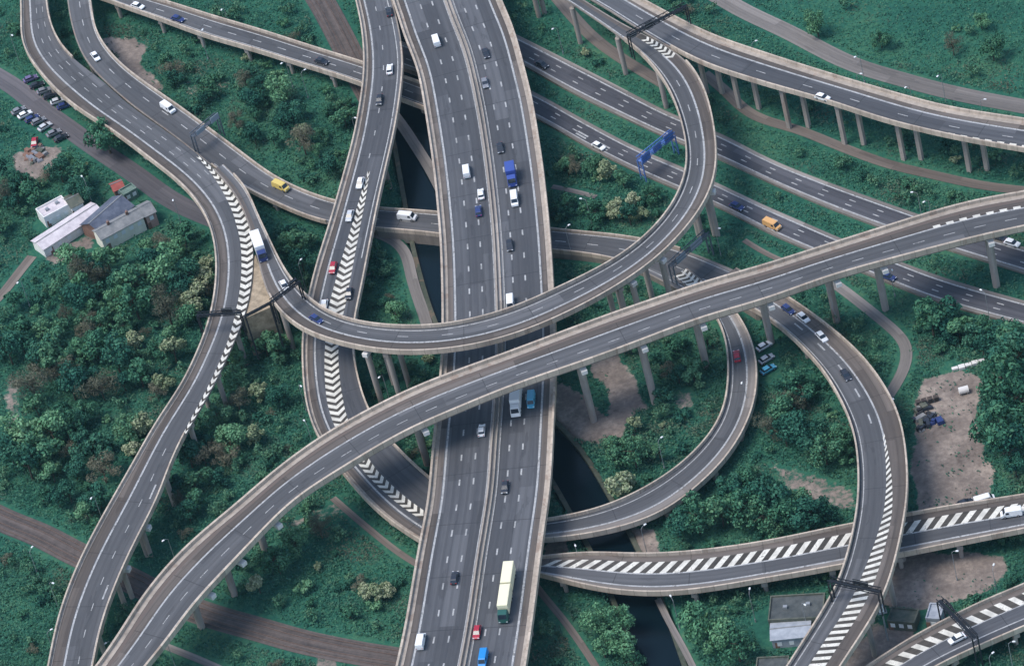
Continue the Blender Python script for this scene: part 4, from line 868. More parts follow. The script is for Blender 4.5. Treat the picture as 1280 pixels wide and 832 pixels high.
def building(name, a, b, wd, wh, rh, wall, roof, label, cat='building', flat_roof=False, nwin=4, chimney=False, door=True, pipes=0):
    """a, b: pixels of the ends of the ridge line"""
    A_, B_ = P(*a, wh + rh), P(*b, wh + rh); L = float(np.linalg.norm(B_ - A_)); ang = math.atan2(B_[1] - A_[1], B_[0] - A_[0]); h = wd / 2
    e = empty(name, (A_[0], A_[1], 0), ang); tag(e, label, cat)
    q = MB()
    if flat_roof: q.box(0, L, -h, h, -.5, wh)
    else:
        V = [(0, -h, -.5), (L, -h, -.5), (L, h, -.5), (0, h, -.5), (0, -h, wh), (L, -h, wh), (L, h, wh), (0, h, wh), (0, 0, wh + rh - .05), (L, 0, wh + rh - .05)]
        q.add(V, [(0, 1, 5, 4), (2, 3, 7, 6), (1, 2, 6, 9, 5), (3, 0, 4, 8, 7), (4, 5, 9, 8), (6, 7, 8, 9), (3, 2, 1, 0)])
    q.obj('wall', BM[wall], e); q = MB()
    if flat_roof:
        q.box(.25, L - .25, -h + .25, h - .25, wh + .003, wh + .08)
        ro = q.obj('roof', BM[roof], e); q = MB()
        for (x0, x1, y0, y1) in ((-.05, L + .05, -h - .05, -h + .25), (-.05, L + .05, h - .25, h + .05), (-.05, .25, -h + .25, h - .25), (L - .25, L + .05, -h + .25, h - .25)): q.box(x0, x1, y0, y1, wh + .002, wh + .5)
        q.obj('roof_edge', BM[wall], e)
    else:
        o_ = .35; s = rh / h
        for sg in (-1, 1):
            V = [(-o_, sg * (h + o_), wh - o_ * s), (L + o_, sg * (h + o_), wh - o_ * s), (L + o_, 0, wh + rh), (-o_, 0, wh + rh)]
            V += [(x, y, z + .14) for x, y, z in V]; f = [(0, 1, 2, 3), (7, 6, 5, 4), (0, 4, 5, 1), (1, 5, 6, 2), (2, 6, 7, 3), (3, 7, 4, 0)]
            q.add(V, f if sg > 0 else [t[::-1] for t in f])
        ro = q.obj('roof', BM[roof], e)
        q = MB(); q.box(-o_ - .02, L + o_ + .02, -.15, .15, wh + rh + .1, wh + rh + .22); q.obj('ridge', BM['grey'], ro)
    for sg in (-1, 1):
        for k in range(nwin):
            x = L * (k + .6) / (nwin + .2); q = MB(); q.box(x - .55, x + .55, sg * h - .06, sg * h + .04, 1.0 if wh < 4.5 else 2.6, 2.2 if wh < 4.5 else 3.9); f = q.obj('window', M['lamp'], e)
            q = MB(); q.box(x - .45, x + .45, sg * h - .05, sg * h + .055, 1.1 if wh < 4.5 else 2.7, 2.1 if wh < 4.5 else 3.8); q.obj('pane', M['glass'], f)
    if door:
        q = MB(); q.box(L * .12 - .5, L * .12 + .5, -h - .05, -h + .03, 0, 2.1); d = q.obj('door', BM['brick'], e); q = MB(); q.cyl((L * .12 + .35, -h - .1, 1), (L * .12 + .35, -h - .04, 1), .05, .05, 6); q.obj('handle', M['grey_steel'], d)
    if chimney:
        for fx in (.3, .75):
            q = MB(); q.box(L * fx - .35, L * fx + .35, -.3, .3, wh + rh - .6, wh + rh + 1.1); c = q.obj('chimney', BM['brick'], ro); q = MB(); q.cyl((L * fx, 0, wh + rh + 1.1), (L * fx, 0, wh + rh + 1.5), .14, .12, 8); q.obj('pot', BM['pink'], c)
    for k in range(pipes):
        q = MB(); x = L * (k + .7) / (pipes + .4); q.box(x - .5, x + .5, -.4 + .6 * (k % 2), .4 + .6 * (k % 2), wh + .05, wh + .8); q.obj('roof_vent', M['grey_steel'], e, bevel=.04)
    for u in np.linspace(0, 1, max(3, int(L / 2))):
        p = A_ + (B_ - A_) * u; block_raster(p[0], p[1], h + 1.0)
    return e
building('shed', (46, 303), (119, 256), 5.6, 3.0, .9, 'white', 'sheet', 'long low shed with pale pinkish sheet roof, longest of the left edge cluster', 'shed', nwin=6)
building('workshop', (50, 268), (82, 251), 5.0, 3.4, 0, 'white', 'sheet', 'white walled workshop with stained pale flat roof above the long pale shed', 'workshop', True, 3, pipes=2)
building('annexe', (83, 250), (97, 243), 5.4, 3.4, 1.0, 'white', 'moss', 'small white annexe with dark mossy roof at the end of the pale workshop', 'annexe', nwin=2)
building('hall', (112, 279), (151, 245), 8.0, 3.8, 2.0, 'brick', 'slate', 'brick hall with broad blue slate roof between pale shed and cream terrace', 'hall', nwin=3)
building('terrace', (120, 289), (172, 261), 5.0, 4.6, 1.3, 'cream', 'grey', 'cream terrace with grey roof and chimneys facing the trees', 'house', nwin=5, chimney=True)
building('cottage', (175, 259), (187, 253), 5.6, 4.6, 1.4, 'pink', 'grey', 'pink brick cottage at the right end of the cream terrace', 'house', nwin=1)
building('store', (139, 231), (151, 226), 3.6, 2.6, .9, 'brick', 'red', 'small store with red roof behind the slate roofed hall', 'store', nwin=1, door=False)
building('cabin', (152, 242), (168, 233), 3.0, 2.6, 0, 'green', 'green', 'pale green flat roofed cabin right of the slate roofed hall', 'cabin', True, 2)
building('depot', (962, 761), (1030, 757), 8.0, 4.0, 0, 'moss', 'dark', 'dark flat roofed depot left of the hatched ramp', 'depot', True, 4, pipes=2)
building('canopy_shed', (964, 786), (1012, 781), 6.0, 3.2, 0.5, 'zinc', 'zinc', 'low shed with pale zinc roof below the dark depot', 'shed', nwin=3)
building('yard_store', (1112, 768), (1146, 771), 4.5, 2.6, 0, 'moss', 'moss', 'mossy walled store between the sandy bank and the earth yard', 'store', True, 3)
building('site_office', (1160, 764), (1178, 765), 5.0, 3.0, 0, 'zinc', 'zinc', 'small grey site office beside the lattice gantry', 'office', True, 1)
building('plinth_store', (945, 836), (985, 834), 7.0, 3.0, 0, 'moss', 'dark', 'low dark roofed store at the bottom edge left of the hatched ramp', 'store', True, 2)

# ------------------------------------------------------------------ yard clutter
def clutter(name, px, py, label, cat, kind, s=1.0, mats=None):
    w_ = P(px, py, .3); e = empty(name, (w_[0], w_[1], .1), random.uniform(-.3, .3)); tag(e, label, cat)
    if kind == 'pallets':
        for k in range(4):
            q = MB()
            for j in range(5):
                z = j * .3 * s
                for t in range(5): q.box((k - 2) * 1.5 + t * .26 - .02, (k - 2) * 1.5 + t * .26 + .2, -.6, .6, z + .1, z + .14)
                for t in (-.5, 0, .5): q.box((k - 2) * 1.5, (k - 2) * 1.5 + 1.25, t - .06, t + .06, z, z + .1)
            q.obj('pallet_stack', mats, e)
    elif kind == 'scrap':
        for k in range(26):
            x, y = random.uniform(-3.2, 3.2) * s, random.uniform(-4.5, 4.5) * s; l, wd, h = random.uniform(.5, 1.6), random.uniform(.3, 1.0), random.uniform(.3, 1.2); q = MB()
            q.box(-l, l, -wd, wd, 0, h, random.uniform(.02, .3), random.uniform(.02, .25)); a = random.uniform(0, 3); q.V = [(x + u * math.cos(a) - v * math.sin(a), y + u * math.sin(a) + v * math.cos(a), z) for u, v, z in q.V]
            q.obj('scrap_piece', random.choice(mats), e)
    elif kind == 'skip':
        q = MB(); q.prism([(-1.2, 0), (-1.9, 1.5), (1.9, 1.5), (1.2, 0)], -.9, .9); q.obj('body', mats, e); q = MB(); q.box(-1.9, 1.9, -.97, -.91, 1.35, 1.5); q.box(-1.9, 1.9, .91, .97, 1.35, 1.5); q.obj('rim', M['grey_steel'], e)
    elif kind == 'tank':
        q = MB(); q.cyl((-1.2, 0, 1.0), (1.2, 0, 1.0), .9, .9, 18); q.obj('tank', mats, e); q = MB(); q.box(-.9, -.6, -.7, .7, 0, .5); q.box(.6, .9, -.7, .7, 0, .5); q.obj('cradle', M['grey_steel'], e)
    elif kind == 'slabs':
        for k in range(5):
            q = MB(); q.box(k * 1.7, k * 1.7 + 1.55, -.6 + random.uniform(-.3, .3), .6, 0, random.uniform(.5, 1.0)); q.obj('slab_stack', mats, e, bevel=.03)
    block_raster(w_[0], w_[1], 3.5 * s); return e
clutter('pallet_row', 1160, 502, 'row of dark pallet stacks on the left of the dirt yard', 'pallets', 'pallets', mats=bmat('dark_timber', (.05, .04, .04), (.12, .1, .09)))
clutter('scrap_heap', 1155, 522, 'heap of dark scrap along the left edge of the dirt yard', 'scrap heap', 'scrap', .9, [PM['dark'], PM['dark'], BM['moss'], PM['navy'], M['chassis'], BM['grey']])
clutter('junk_heap', 44, 192, 'heap of mixed junk beside the car park', 'junk heap', 'scrap', .7, [BM['brick'], BM['brick'], PM['grey'], BM['grey'], PM['dark'], BM['moss']])
clutter('storage_tank', 1205, 490, 'pale storage tank near the top of the dirt yard', 'tank', 'tank', mats=M['cap'])
clutter('slab_row', 1190, 462, 'row of pale concrete slabs at the top of the dirt yard', 'slabs', 'slabs', mats=M['cap'])
# ------------------------------------------------------------------ vegetation
def leaf_mat(name, cols, scale=.09):
    m = mat(name, cols[1], .75, .12); n = N(m)
    g = n.new('ShaderNodeNewGeometry'); oi = n.new('ShaderNodeObjectInfo')
    f = n.math('ADD', n.math('MULTIPLY', g.outputs['Random Per Island'], .38), n.math('ADD', n.math('MULTIPLY', oi.outputs['Random'], .27), n.math('MULTIPLY', n.math('SUBTRACT', n.noise(n.vec('pos'), scale, 4, .6), .18), .65)))
    n.out(n.ramp(f, [(.2, cols[0]), (.52, cols[1]), (.85, cols[2])])); return m
LM = {'dark': leaf_mat('dark_foliage', [(0.013, 0.061, 0.051), (0.028, 0.120, 0.083), (0.068, 0.176, 0.110)]),
      'mid': leaf_mat('mid_green_foliage', [(0.024, 0.100, 0.068), (0.056, 0.174, 0.101), (0.128, 0.255, 0.140)]),
      'bright': leaf_mat('fresh_green_foliage', [(0.055, 0.171, 0.098), (0.111, 0.265, 0.140), (0.204, 0.372, 0.207)]),
      'bare': leaf_mat('bare_twigs_and_buds', [(0.05, 0.062, 0.048), (0.115, 0.125, 0.088), (0.22, 0.205, 0.145)]),
      'pale': leaf_mat('pale_blossom_foliage', [(0.12, 0.19, 0.11), (0.27, 0.33, 0.19), (0.52, 0.55, 0.38)])}
bark = bmat('bark', (.05, .04, .032), (.12, .1, .08), 2.0)
def quads(name, Pn, Nm, S, asp, m, parent=None, kind=None):
    """many small leaf-clump faces: centres, normals, sizes"""
    n = len(Pn); Nm = Nm / (np.linalg.norm(Nm, axis=1)[:, None] + 1e-9)
    a = np.cross(Nm, RNG.normal(size=(n, 3))); a /= np.linalg.norm(a, axis=1)[:, None] + 1e-9; b = np.cross(Nm, a)
    S = S[:, None]; A2 = np.broadcast_to(np.asarray(asp), (n,))[:, None]
    bend = Nm * S * .25
    co = np.stack([Pn - a * S, Pn - b * S * A2 + bend, Pn + a * S, Pn + b * S * A2 + bend], 1).reshape(-1, 3).astype(np.float32)
    me = bpy.data.meshes.new(name); me.vertices.add(4 * n); me.vertices.foreach_set('co', co.ravel()); me.loops.add(4 * n); me.loops.foreach_set('vertex_index', np.arange(4 * n, dtype=np.int32))
    me.polygons.add(n); me.polygons.foreach_set('loop_start', np.arange(0, 4 * n, 4, dtype=np.int32)); me.update(calc_edges=True); me.materials.append(m)
    o = bpy.data.objects.new(name, me); COL.objects.link(o)
    if parent: o.parent = parent
    return o
def tree_proto(sp, h, cw, ch, lobes, leaves, ls, seed, trunk=True, name='tree'):
    """sp species key; h total height, cw crown half width, ch crown half height"""
    r = np.random.default_rng(seed); e = empty(name); cz = h - ch
    q = MB(); top_ = Vector((r.uniform(-.3, .3), r.uniform(-.3, .3), cz))
    if trunk: q.cyl((0, 0, -.6), top_, .028 * h, .014 * h, 8)
    L = []
    for k in range(lobes):
        a = k * 2.4 + r.uniform(-.8, .8); u = r.uniform(-.6, .85); rr = math.sqrt(max(0.05, 1 - u * u)) * r.uniform(.2, 1.0)
        c = np.array([cw * rr * math.cos(a), cw * rr * math.sin(a), cz + ch * u * .75]); L.append((c, cw * r.choice([r.uniform(.18, .3), r.uniform(.28, .42), r.uniform(.38, .52)])))
        q.cyl(top_ * r.uniform(.55, 1.0) if trunk else (0, 0, 0), tuple(c), .011 * h, .005 * h, 5)
    q.obj('trunk' if trunk else 'stem', bark, e)
    w = np.array([l[1] ** 2 for l in L]); w /= w.sum(); idx = r.choice(lobes, leaves, p=w)
    C = np.array([l[0] for l in L])[idx]; R = np.array([l[1] for l in L])[idx]
    d = r.normal(size=(leaves, 3)); d[:, 2] += .25; d /= np.linalg.norm(d, axis=1)[:, None]
    Pn = C + d * (R * r.uniform(.35, 1.08, leaves) ** .6)[:, None] * np.array([1, 1, .82])
    Pn[:, 2] = np.maximum(Pn[:, 2], .15)
    asp = .16 if sp == 'bare' else .7
    quads('crown', Pn, d + r.normal(size=d.shape) * .65, r.uniform(.6, 1.25, leaves) * ls, asp, LM[sp], e)
    e['sp'] = sp; e['h'] = h; e['r'] = cw; return e
TP = []; SPI = {}
for k_, sp_ in enumerate(('dark', 'mid', 'bright', 'bare', 'pale')):
    SPI[sp_] = []
    for j_ in range(4):
        h_, w_2 = [(7.6, 3.3), (6.0, 3.2), (6.8, 2.6), (5.0, 2.5)][j_]; c_ = .8 if sp_ == 'pale' else 1.0
        SPI[sp_].append(len(TP)); TP.append(tree_proto(sp_, h_ * c_, w_2 * c_, h_ * c_ * .43, [15, 13, 12, 10][j_], [1700, 1500, 1400, 1000][j_], .27 if sp_ != 'bare' else .33, 40 + 10 * k_ + j_))
BP = [tree_proto('dark', 2.2, 1.6, 1.0, 6, 420, .24, 21, False, 'shrub'), tree_proto('mid', 2.4, 1.7, 1.1, 6, 420, .24, 22, False, 'shrub'), tree_proto('bright', 2.0, 1.4, .9, 5, 340, .23, 23, False, 'shrub'),
      tree_proto('bare', 2.2, 1.7, 1.0, 7, 520, .28, 24, False, 'shrub'), tree_proto('pale', 1.9, 1.2, .85, 5, 300, .22, 25, False, 'shrub')]
used = set()
SPD = {'dark': 'dark green', 'mid': 'mid green', 'bright': 'fresh green', 'bare': 'brownish bare twigged', 'pale': 'pale blossoming'}
LAND = [('the long pale shed', 85, 285), ('the slate roofed hall', 130, 262), ('the car park', 60, 140), ('the black gantry on the left slip road', 265, 395), ('the sandy gore', 325, 360), ('the lower left railway', 50, 665), ('the left frame edge halfway up', 10, 430),
        ('the bottom left corner', 10, 825), ('the lower left slip road bend', 150, 620), ('the white box lorry with navy cab', 325, 310), ('the yellow van', 351, 233), ('the sandy bank at upper left', 165, 70), ('the side viaduct', 300, 45), ('the chevron ramp top', 445, 150), ('the grey sign gantry', 255, 160),
        ('the red car by the chevrons', 416, 334), ('the hooked footpath', 510, 340), ('the white van in the underpass', 509, 271), ('the canal top', 525, 200), ('the bottom railway', 370, 795), ('the earth path left of the motorway', 470, 665), ('the crossing of flyover and chevron ramp', 430, 560),
        ('the footpath right of the motorway', 720, 238), ('the blue sign gantry', 820, 185), ('the black gantry at the top', 820, 28), ('the paired columns', 1055, 165), ('the top right corner', 1275, 10), ('the top right lane', 1060, 75), ('the top centre trunk road', 700, 60), ('the orange van', 965, 280), ('the tall columns at right', 1240, 330),
        ('the winding path', 1125, 440), ('the dirt yard', 1190, 540), ('the narrow loop', 930, 470), ('the loop clearing', 790, 480), ('the canal under the loop', 735, 590), ('the climbing ramp bend', 1075, 560), ('the red car on the loop', 921, 444), ('the canal at the bottom', 800, 780), ('the depot', 990, 760), ('the bottom path right of the motorway', 705, 780),
        ('the hatched low ramp', 850, 700), ('the earth yard', 1180, 720), ('the lattice gantry', 1195, 775), ('the right frame edge halfway up', 1270, 430), ('the right frame edge below', 1270, 560), ('the bottom right corner', 1270, 825), ('the low ramp right end', 1230, 645)]
PLACED = []
def fits(x, y, h, r, strict=True):
    k = int(math.ceil(r * .85)) if strict else 1; iy, ix = int(y - Y0), int(x - X0)
    if not (k < iy < NY - k - 12 and k < ix < NX - k): return False
    if clear[iy - k:iy + k + 1, ix - k:ix + k + 1].min() < h: return False
    if strict:
        for d in np.arange(0, h / .84, 1.0):       # keep it from standing in front of a road that lies open in view
            ky = int(y + d - Y0)
            if ky < NY and top[ky, max(0, ix - 1):ix + 2].max() > -1 and h - d * .84 > top[ky, max(0, ix - 1):ix + 2].max() + .3: return False
    return True
def put(proto, x, y, s, kind):
    if id(proto) not in used and kind != 'x': o = proto; used.add(id(proto))
    else: o = copy_tree(proto)
    o.location = (float(x), float(y), float(ground_z(np.array([x]), np.array([y]))[0])); o.rotation_euler = (0, 0, random.uniform(0, 6.28)); o.scale = (s * random.uniform(.92, 1.08), s * random.uniform(.92, 1.08), s * random.uniform(.9, 1.1))
    PLACED.append((o, kind, proto['sp'], x, y, proto['h'] * s, proto['r'] * s)); return o
POS = np.zeros((0, 3))
def spaced(x, y, r, k):
    return len(POS) == 0 or not np.any((POS[:, 0] - x) ** 2 + (POS[:, 1] - y) ** 2 < (k * (POS[:, 2] + r)) ** 2)
def add(proto, x, y, s, kind, k=.55, strict=True):
    global POS
    h, r = proto['h'] * s, proto['r'] * s
    if not spaced(x, y, r, k) or not fits(x, y, h, r, strict): return False
    put(proto, x, y, s, kind); POS = np.vstack([POS, [x, y, r]]); return True
# trees one can point at in the photograph
for sp, x, y, s in [('pale', 778, 607, 1.15), ('pale', 380, 170, .8), ('bare', 378, 178, .9), ('pale', 252, 345, .8), ('pale', 246, 362, .9), ('pale', 240, 378, .9), ('pale', 258, 330, .7), ('bright', 232, 398, .8),
                    ('pale', 470, 741, .7), ('pale', 482, 738, .6), ('pale', 458, 738, .55), ('bright', 875, 780, 1.2), ('bright', 900, 800, 1.0), ('mid', 920, 805, 1.0), ('mid', 1255, 480, 1.5), ('mid', 1250, 535, 1.6), ('dark', 1262, 560, 1.3), ('dark', 1270, 450, 1.4), ('mid', 1275, 500, 1.3),
                    ('bright', 65, 540, 1.3), ('mid', 45, 560, 1.2), ('mid', 80, 530, 1.0), ('pale', 322, 492, .8), ('pale', 318, 545, .8), ('pale', 203, 480, .7), ('pale', 165, 560, .7), ('bright', 215, 335, 1.2), ('mid', 170, 350, 1.3), ('mid', 60, 410, 1.0), ('pale', 770, 262, .7), ('pale', 790, 250, .7), ('pale', 800, 268, .6), ('mid', 745, 265, .8),
                    ('mid', 930, 630, 1.2), ('mid', 900, 640, 1.2), ('dark', 965, 620, 1.2), ('mid', 985, 640, 1.1), ('dark', 1010, 645, 1.0), ('mid', 870, 645, 1.1), ('dark', 845, 655, .9), ('mid', 345, 700, .9), ('bright', 370, 680, .8), ('dark', 455, 400, .8), ('bright', 495, 390, .7), ('bare', 40, 480, 1.2), ('bare', 15, 510, 1.2),
                    ('bright', 475, 460, .8), ('mid', 505, 460, .7), ('bright', 800, 560, .8), ('mid', 770, 555, .8), ('mid', 1000, 480, 1.0), ('mid', 975, 510, 1.0), ('dark', 1000, 540, 1.1), ('mid', 1030, 560, 1.0)]:
    p = TP[random.choice(SPI[sp][:2])]; s = s * 1.4; w_ = P(x, y, p['h'] * s * .5); w_[2] = 0
    if not add(p, w_[0], w_[1], s, 'tree', .16, False) and not add(TP[SPI[sp][3]], w_[0], w_[1] - 2, s * .75, 'tree', .15, False): print('NOFIT', sp, x, y)
def force(sp, x, y, zc, s):
    global POS
    p = TP[SPI[sp][0]]; w_ = P(x, y, zc); put(p, w_[0], w_[1], s, 'tree'); POS = np.vstack([POS, [w_[0], w_[1], p['r'] * s]])
force('mid', 126, 154, 11.0, 1.75); [force(*a_) for a_ in (('bright', 748, 772, 5.5, 1.15), ('bright', 772, 768, 5.5, 1.1), ('bright', 775, 796, 5.5, 1.2), ('bright', 752, 803, 5.0, 1.0), ('mid', 788, 815, 4.0, .9), ('bright', 1020, 30, 4.5, 1.1), ('mid', 1100, 45, 4, .9), ('bare', 1190, 55, 4, .9), ('mid', 1240, 60, 4.5, 1.1), ('bright', 1225, 22, 4, .8))]
force('dark', 108, 236, 5.0, 1.0); force('dark', 97, 233, 5.0, 1.0)
REG = [([(5, 195), (120, 200), (110, 245), (40, 270), (5, 280)], 10, (.6, 1.0), (4, 3, 1, 1, 0)), ([(60, 150), (190, 185), (220, 240), (195, 252), (150, 215), (80, 190)], 7, (.55, .9), (4, 3, .5, 1, 0)),  # polygon, attempts, trees wanted, size range, species weights (dark, mid, bright, bare, pale)
    ([(0, 225), (60, 200), (150, 150), (235, 250), (262, 330), (240, 430), (150, 610), (90, 690), (0, 640)], 84, (.65, 1.2), (3, 4, 1.8, 2.6, .25)),
    ([(300, 410), (375, 430), (385, 540), (330, 590), (180, 750), (150, 790), (205, 620)], 26, (.6, 1.05), (2, 3, 1.6, 2, .3)),
    ([(185, 60), (440, 110), (430, 200), (400, 235), (330, 200), (210, 110)], 26, (.5, .95), (4, 3, .6, 1.2, .2)),
    ([(320, 250), (400, 285), (380, 350), (350, 320)], 6, (.5, .9), (3, 2, .5, 1, 0)),
    ([(450, 330), (490, 300), (545, 300), (545, 395), (445, 395)], 6, (.4, .8), (2, 2, 1, 1, 0)),
    ([(690, 190), (830, 240), (800, 285), (695, 280)], 16, (.45, .9), (3, 3, 1, 1, .5)),
    ([(700, 420), (880, 400), (905, 480), (850, 560), (770, 620), (720, 600)], 15, (.45, .9), (3, 3, 1, .6, .2)),
    ([(945, 420), (1060, 520), (1070, 650), (820, 680), (930, 560)], 30, (.6, 1.1), (4, 3, .6, .6, 0)),
    ([(1110, 400), (1280, 330), (1280, 610), (1240, 600), (1230, 460), (1140, 460)], 24, (.7, 1.3), (4, 3, .6, .2, 0)),
    ([(290, 690), (430, 640), (510, 700), (495, 800), (260, 750)], 12, (.4, .8), (2, 3, 2, .6, .6)),
    ([(680, 735), (950, 735), (950, 832), (665, 832)], 14, (.5, 1.0), (2, 3, 2, .5, .2)),
    ([(940, 0), (1280, 0), (1280, 110), (1080, 70)], 6, (.45, .9), (3, 4, 1.2, 1, .3)),
    ([(650, 0), (780, 30), (840, 130), (700, 60)], 6, (.4, .7), (3, 2, 1, .5, 0)),
    ([(900, 90), (1280, 190), (1280, 250), (1150, 260), (900, 140)], 10, (.4, .7), (3, 3, 1, .6, .5)),
    ([(0, 690), (70, 740), (60, 832), (0, 832)], 6, (.5, .9), (4, 2, .3, .4, 0)),
    ([(130, 0), (380, 0), (390, 50), (250, 20)], 10, (.5, .9), (4, 2, .4, .4, 0)), ([(0, 0), (22, 0), (40, 90), (0, 120)], 5, (.6, 1), (4, 2, 0, 1, 0)),
    ([(1200, 790), (1280, 780), (1280, 832), (1200, 832)], 5, (.4, .8), (3, 2, .5, 1, .4)), ([(900, 290), (1000, 300), (1010, 340), (930, 330)], 3, (.3, .5), (3, 2, 1, .5, 0)), ([(10, 100), (80, 140), (70, 200), (10, 200)], 6, (.4, .8), (3, 2, .5, 2, .5)), ([(1130, 690), (1280, 690), (1280, 720)], 5, (.5, .9), (3, 2, 0, 0, 0))]
for poly, want, (s0, s1), wts in REG:
    xs_, ys_ = [p[0] for p in poly], [p[1] for p in poly]; got = 0
    for _ in range(want * 14):
        if got >= want or sum(1 for p in PLACED if p[1] == 'tree') >= 296: break
        x, y = random.uniform(min(xs_), max(xs_)), random.uniform(min(ys_), max(ys_))
        if not inpoly(np.array([x]), np.array([y]), poly)[0]: continue
        w_ = P(x, y, 0); sp = random.choices(list(SPI), wts)[0]
        if add(TP[random.choice(SPI[sp])], w_[0], w_[1], random.uniform(s0, s1) * 1.42, 'tree', .42): got += 1
BK = ['dark', 'mid', 'bright', 'bare', 'pale']; nb = 0
for _ in range(9000):
    if nb >= 292: break
    x, y = random.uniform(-5, 1285), random.uniform(-5, 838); w_ = P(x, y, 0)
    if x > 930 and y < 110 and random.random() < .8: continue
    left = x < 280 and y > 200
    sp = random.choices(range(5), (3, 3, 1.2, 2 if left else .7, .4 if left else .25))[0]
    if add(BP[sp], w_[0], w_[1], random.uniform(.8, 1.7), 'shrub', .6): nb += 1
for p in TP + BP:                                    # a prototype that found no place of its own
    if id(p) not in used:
        for c in list(p.children): bpy.data.objects.remove(c)
        bpy.data.objects.remove(p)
# the smaller growth past those: one thicket of saplings
tk = [[], [], []]; cnt = 0
for _ in range(16000):
    if cnt >= 520: break
    x, y = random.uniform(-5, 1285), random.uniform(-5, 838)
    if x > 930 and y < 110 and random.random() < .8: continue
    w_ = P(x, y, 0); h = random.uniform(2.4, 4.6); r = h * random.uniform(.36, .5)
    if not spaced(w_[0], w_[1], r, .5) or not fits(w_[0], w_[1], h, r): continue
    POS = np.vstack([POS, [w_[0], w_[1], r]]); cnt += 1
    nl = int(230 * (r / 1.6) ** 2); lob = RNG.normal(size=(7, 3)) * np.array([.42, .42, .25]) * r; li = RNG.integers(0, 7, nl)
    d = RNG.normal(size=(nl, 3)); d[:, 2] += .3; d /= np.linalg.norm(d, axis=1)[:, None]
    tk[0].append(np.array([w_[0], w_[1], h * .6]) + lob[li] + d * (r * .5 * RNG.uniform(.5, 1.05, nl))[:, None]); tk[1].append(d + RNG.normal(size=d.shape) * .6); tk[2].append(RNG.uniform(.16, .34, nl))
tm = leaf_mat('thicket_foliage', [(0.014, 0.065, 0.055), (0.048, 0.157, 0.098), (0.128, 0.245, 0.140)], .09)
o = quads('sapling_thicket', np.vstack(tk[0]), np.vstack(tk[1]), np.hstack(tk[2]), .7, tm); tag(o, 'thicket of saplings filling the ground between the larger trees', None, None, 'stuff')
# names and labels: kind, size, look and the nearest landmark, counted outward from it
ORD = ['nearest', 'second nearest', 'third nearest', 'fourth nearest', 'fifth nearest', 'sixth nearest', 'seventh nearest', 'eighth nearest', 'ninth nearest', 'tenth nearest', 'eleventh nearest', 'twelfth nearest', 'thirteenth nearest', 'fourteenth nearest', 'fifteenth nearest', 'sixteenth nearest', 'seventeenth nearest', 'eighteenth nearest', 'nineteenth nearest', 'twentieth nearest']
buck = {}
for o, kind, sp, x, y, h, r in PLACED:
    px, py = proj((x, y, h * .5)); ld = min(LAND, key=lambda l: (l[1] - px) ** 2 + (l[2] - py) ** 2); d = math.hypot(ld[1] - px, ld[2] - py)
    buck.setdefault((kind, sp, ld[0]), []).append((d, o, h))
for (kind, sp, ln), lst in buck.items():
    for k, (d, o, h) in enumerate(sorted(lst, key=lambda t: t[0])):
        pre = '' if len(lst) == 1 else ORD[min(k, 19)]
        tag(o, f"{SPD[sp]} {kind} {pre + ' to' if pre else 'close to'} {ln}", kind, f"{SPD[sp]} {kind}s of the wooded ground")
        o.name = kind
        for c in ('sp', 'h', 'r'):
            if c in o: del o[c]
# undergrowth: brambles, ivy and rough grass over all the open ground
NU = 640000
ux = RNG.uniform(-15, 1295, NU); uy = RNG.uniform(-15, 847, NU)
dv_ = FW[None] + (ux[:, None] - 640) / F * RV[None] - (uy[:, None] - 416) / F * UV_[None]; W_ = CAM[None] + (-CAM[2] / dv_[:, 2])[:, None] * dv_
x, y = W_[:, 0], W_[:, 1]; iy, ix = cells(x, y)
lump = vnoise(x, y, 5.0, 31) * .6 + vnoise(x, y, 1.8, 32) * .4; bigp = vnoise(x, y, 26, 33)
ht = np.clip(lump - .35, 0, 1) * (1.2 + 2.6 * bigp)
sheltered = clear[iy, ix] < 20
tuft = (dirt[iy, ix] >= .5) & (flatm[iy, ix] == False) & (top[iy, ix] < 2.5) & (RNG.random(NU) < .03 * (vnoise(x, y, 3, 44) > .55) * 2)
ok = (clear[iy, ix] > .5) & (dirt[iy, ix] < .5) & (RNG.random(NU) < np.where(sheltered, .5, .55 + .45 * bigp))
lawn = inpoly(ux, uy, [(930, -20), (1300, -20), (1300, 115), (1080, 70)])
ok &= ~(lawn & (RNG.random(NU) < .5)); ht = np.where(lawn, ht * .18, ht)
ok |= tuft; ht = np.where(tuft, .3, ht)
x, y, ht, bigp = x[ok], y[ok], ht[ok], bigp[ok]; z = ground_z(x, y) + ht * RNG.random(len(x)) ** .5 + .05
um = leaf_mat('undergrowth', [(0.014, 0.063, 0.054), (0.033, 0.129, 0.090), (0.089, 0.211, 0.122)], .045)
n = N(um); br = n.noise(n.vec('pos'), .05, 4, .65); base = um.node_tree.nodes['Principled BSDF'].inputs['Base Color'].links[0].from_socket
g_ = n.new('ShaderNodeNewGeometry')
tw = n.ramp(g_.outputs['Random Per Island'], [(.2, (0.05, 0.06, 0.045)), (.8, (0.15, 0.14, 0.10))])
n.out(n.mix(n.ramp(br, [(.52, (0, 0, 0)), (.66, (.8, .8, .8))]), base, tw))
nr = RNG.normal(size=(len(x), 3)); nr[:, 2] = np.abs(nr[:, 2]) + .7
o = quads('undergrowth', np.stack([x, y, z], 1), nr, RNG.uniform(.16, .42, len(x)), .6, um); tag(o, 'brambles and rough grass over the open ground', None, None, 'stuff')
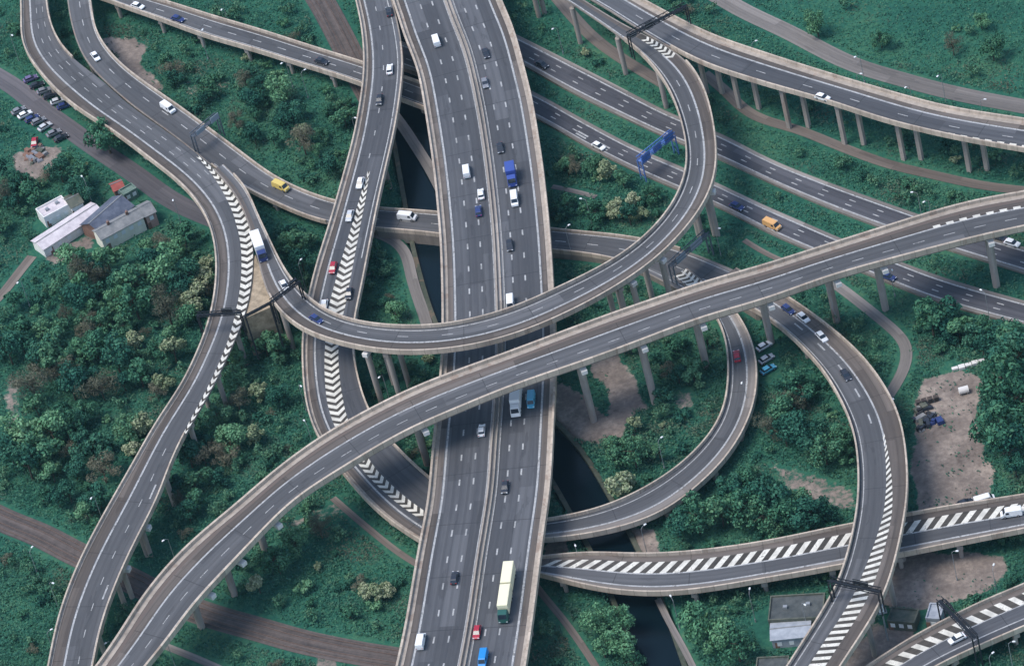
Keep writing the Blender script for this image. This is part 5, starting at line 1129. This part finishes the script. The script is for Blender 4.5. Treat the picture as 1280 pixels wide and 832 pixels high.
print('TREES', sum(1 for p in PLACED if p[1] == 'tree'), 'SHRUBS', nb, 'UNDER', len(x))
# ------------------------------------------------------------------ light
w = bpy.data.worlds.new('World'); SC.world = w; w.use_nodes = True
t = w.node_tree; bg = t.nodes['Background']; sky = t.nodes.new('ShaderNodeTexSky'); sky.sky_type = 'NISHITA'; sky.sun_disc = False
SUN_EL, SUN_AZ = rad(62), rad(-100)          # high hazy sun from the upper left
sky.sun_elevation = SUN_EL; sky.sun_rotation = SUN_AZ; sky.air_density = 1.2; sky.dust_density = 1.5; sky.ozone_density = 1.2
t.links.new(sky.outputs[0], bg.inputs['Color']); bg.inputs['Strength'].default_value = 0.12
sd = bpy.data.lights.new('sun', 'SUN'); so = bpy.data.objects.new('sun', sd); COL.objects.link(so)
sd.energy = 1.6; sd.angle = rad(26); sd.color = (1.0, 0.95, 0.88)
dv = Vector((math.sin(SUN_AZ) * math.cos(SUN_EL), math.cos(SUN_AZ) * math.cos(SUN_EL), math.sin(SUN_EL)))
so.rotation_euler = dv.to_track_quat('Z', 'Y').to_euler()
SC.view_settings.view_transform = 'Standard'; SC.view_settings.look = 'None'; SC.view_settings.exposure = 0.74; SC.view_settings.gamma = 1.0
SC.view_settings.use_curve_mapping = False
SC.cycles.max_bounces = 5; SC.cycles.diffuse_bounces = 3; SC.cycles.use_denoising = True
# ------------------------------------------------------------------ air
q = MB(); q.box(-1600, 1600, -1600, 2600, -4.5, 830); hz = q.obj('haze', [], None)
hm = bpy.data.materials.new('thin_air_haze'); hm.use_nodes = True; ht_ = hm.node_tree; ht_.nodes.remove(ht_.nodes['Principled BSDF'])
pv = ht_.nodes.new('ShaderNodeVolumePrincipled'); pv.inputs['Color'].default_value = (.45, .80, 1.0, 1); pv.inputs['Density'].default_value = 0.00002; pv.inputs['Anisotropy'].default_value = 0.2
ht_.links.new(pv.outputs[0], ht_.nodes['Material Output'].inputs['Volume']); hz.data.materials.append(hm); tag(hz, kind='stuff')
SC.cycles.volume_bounces = 0
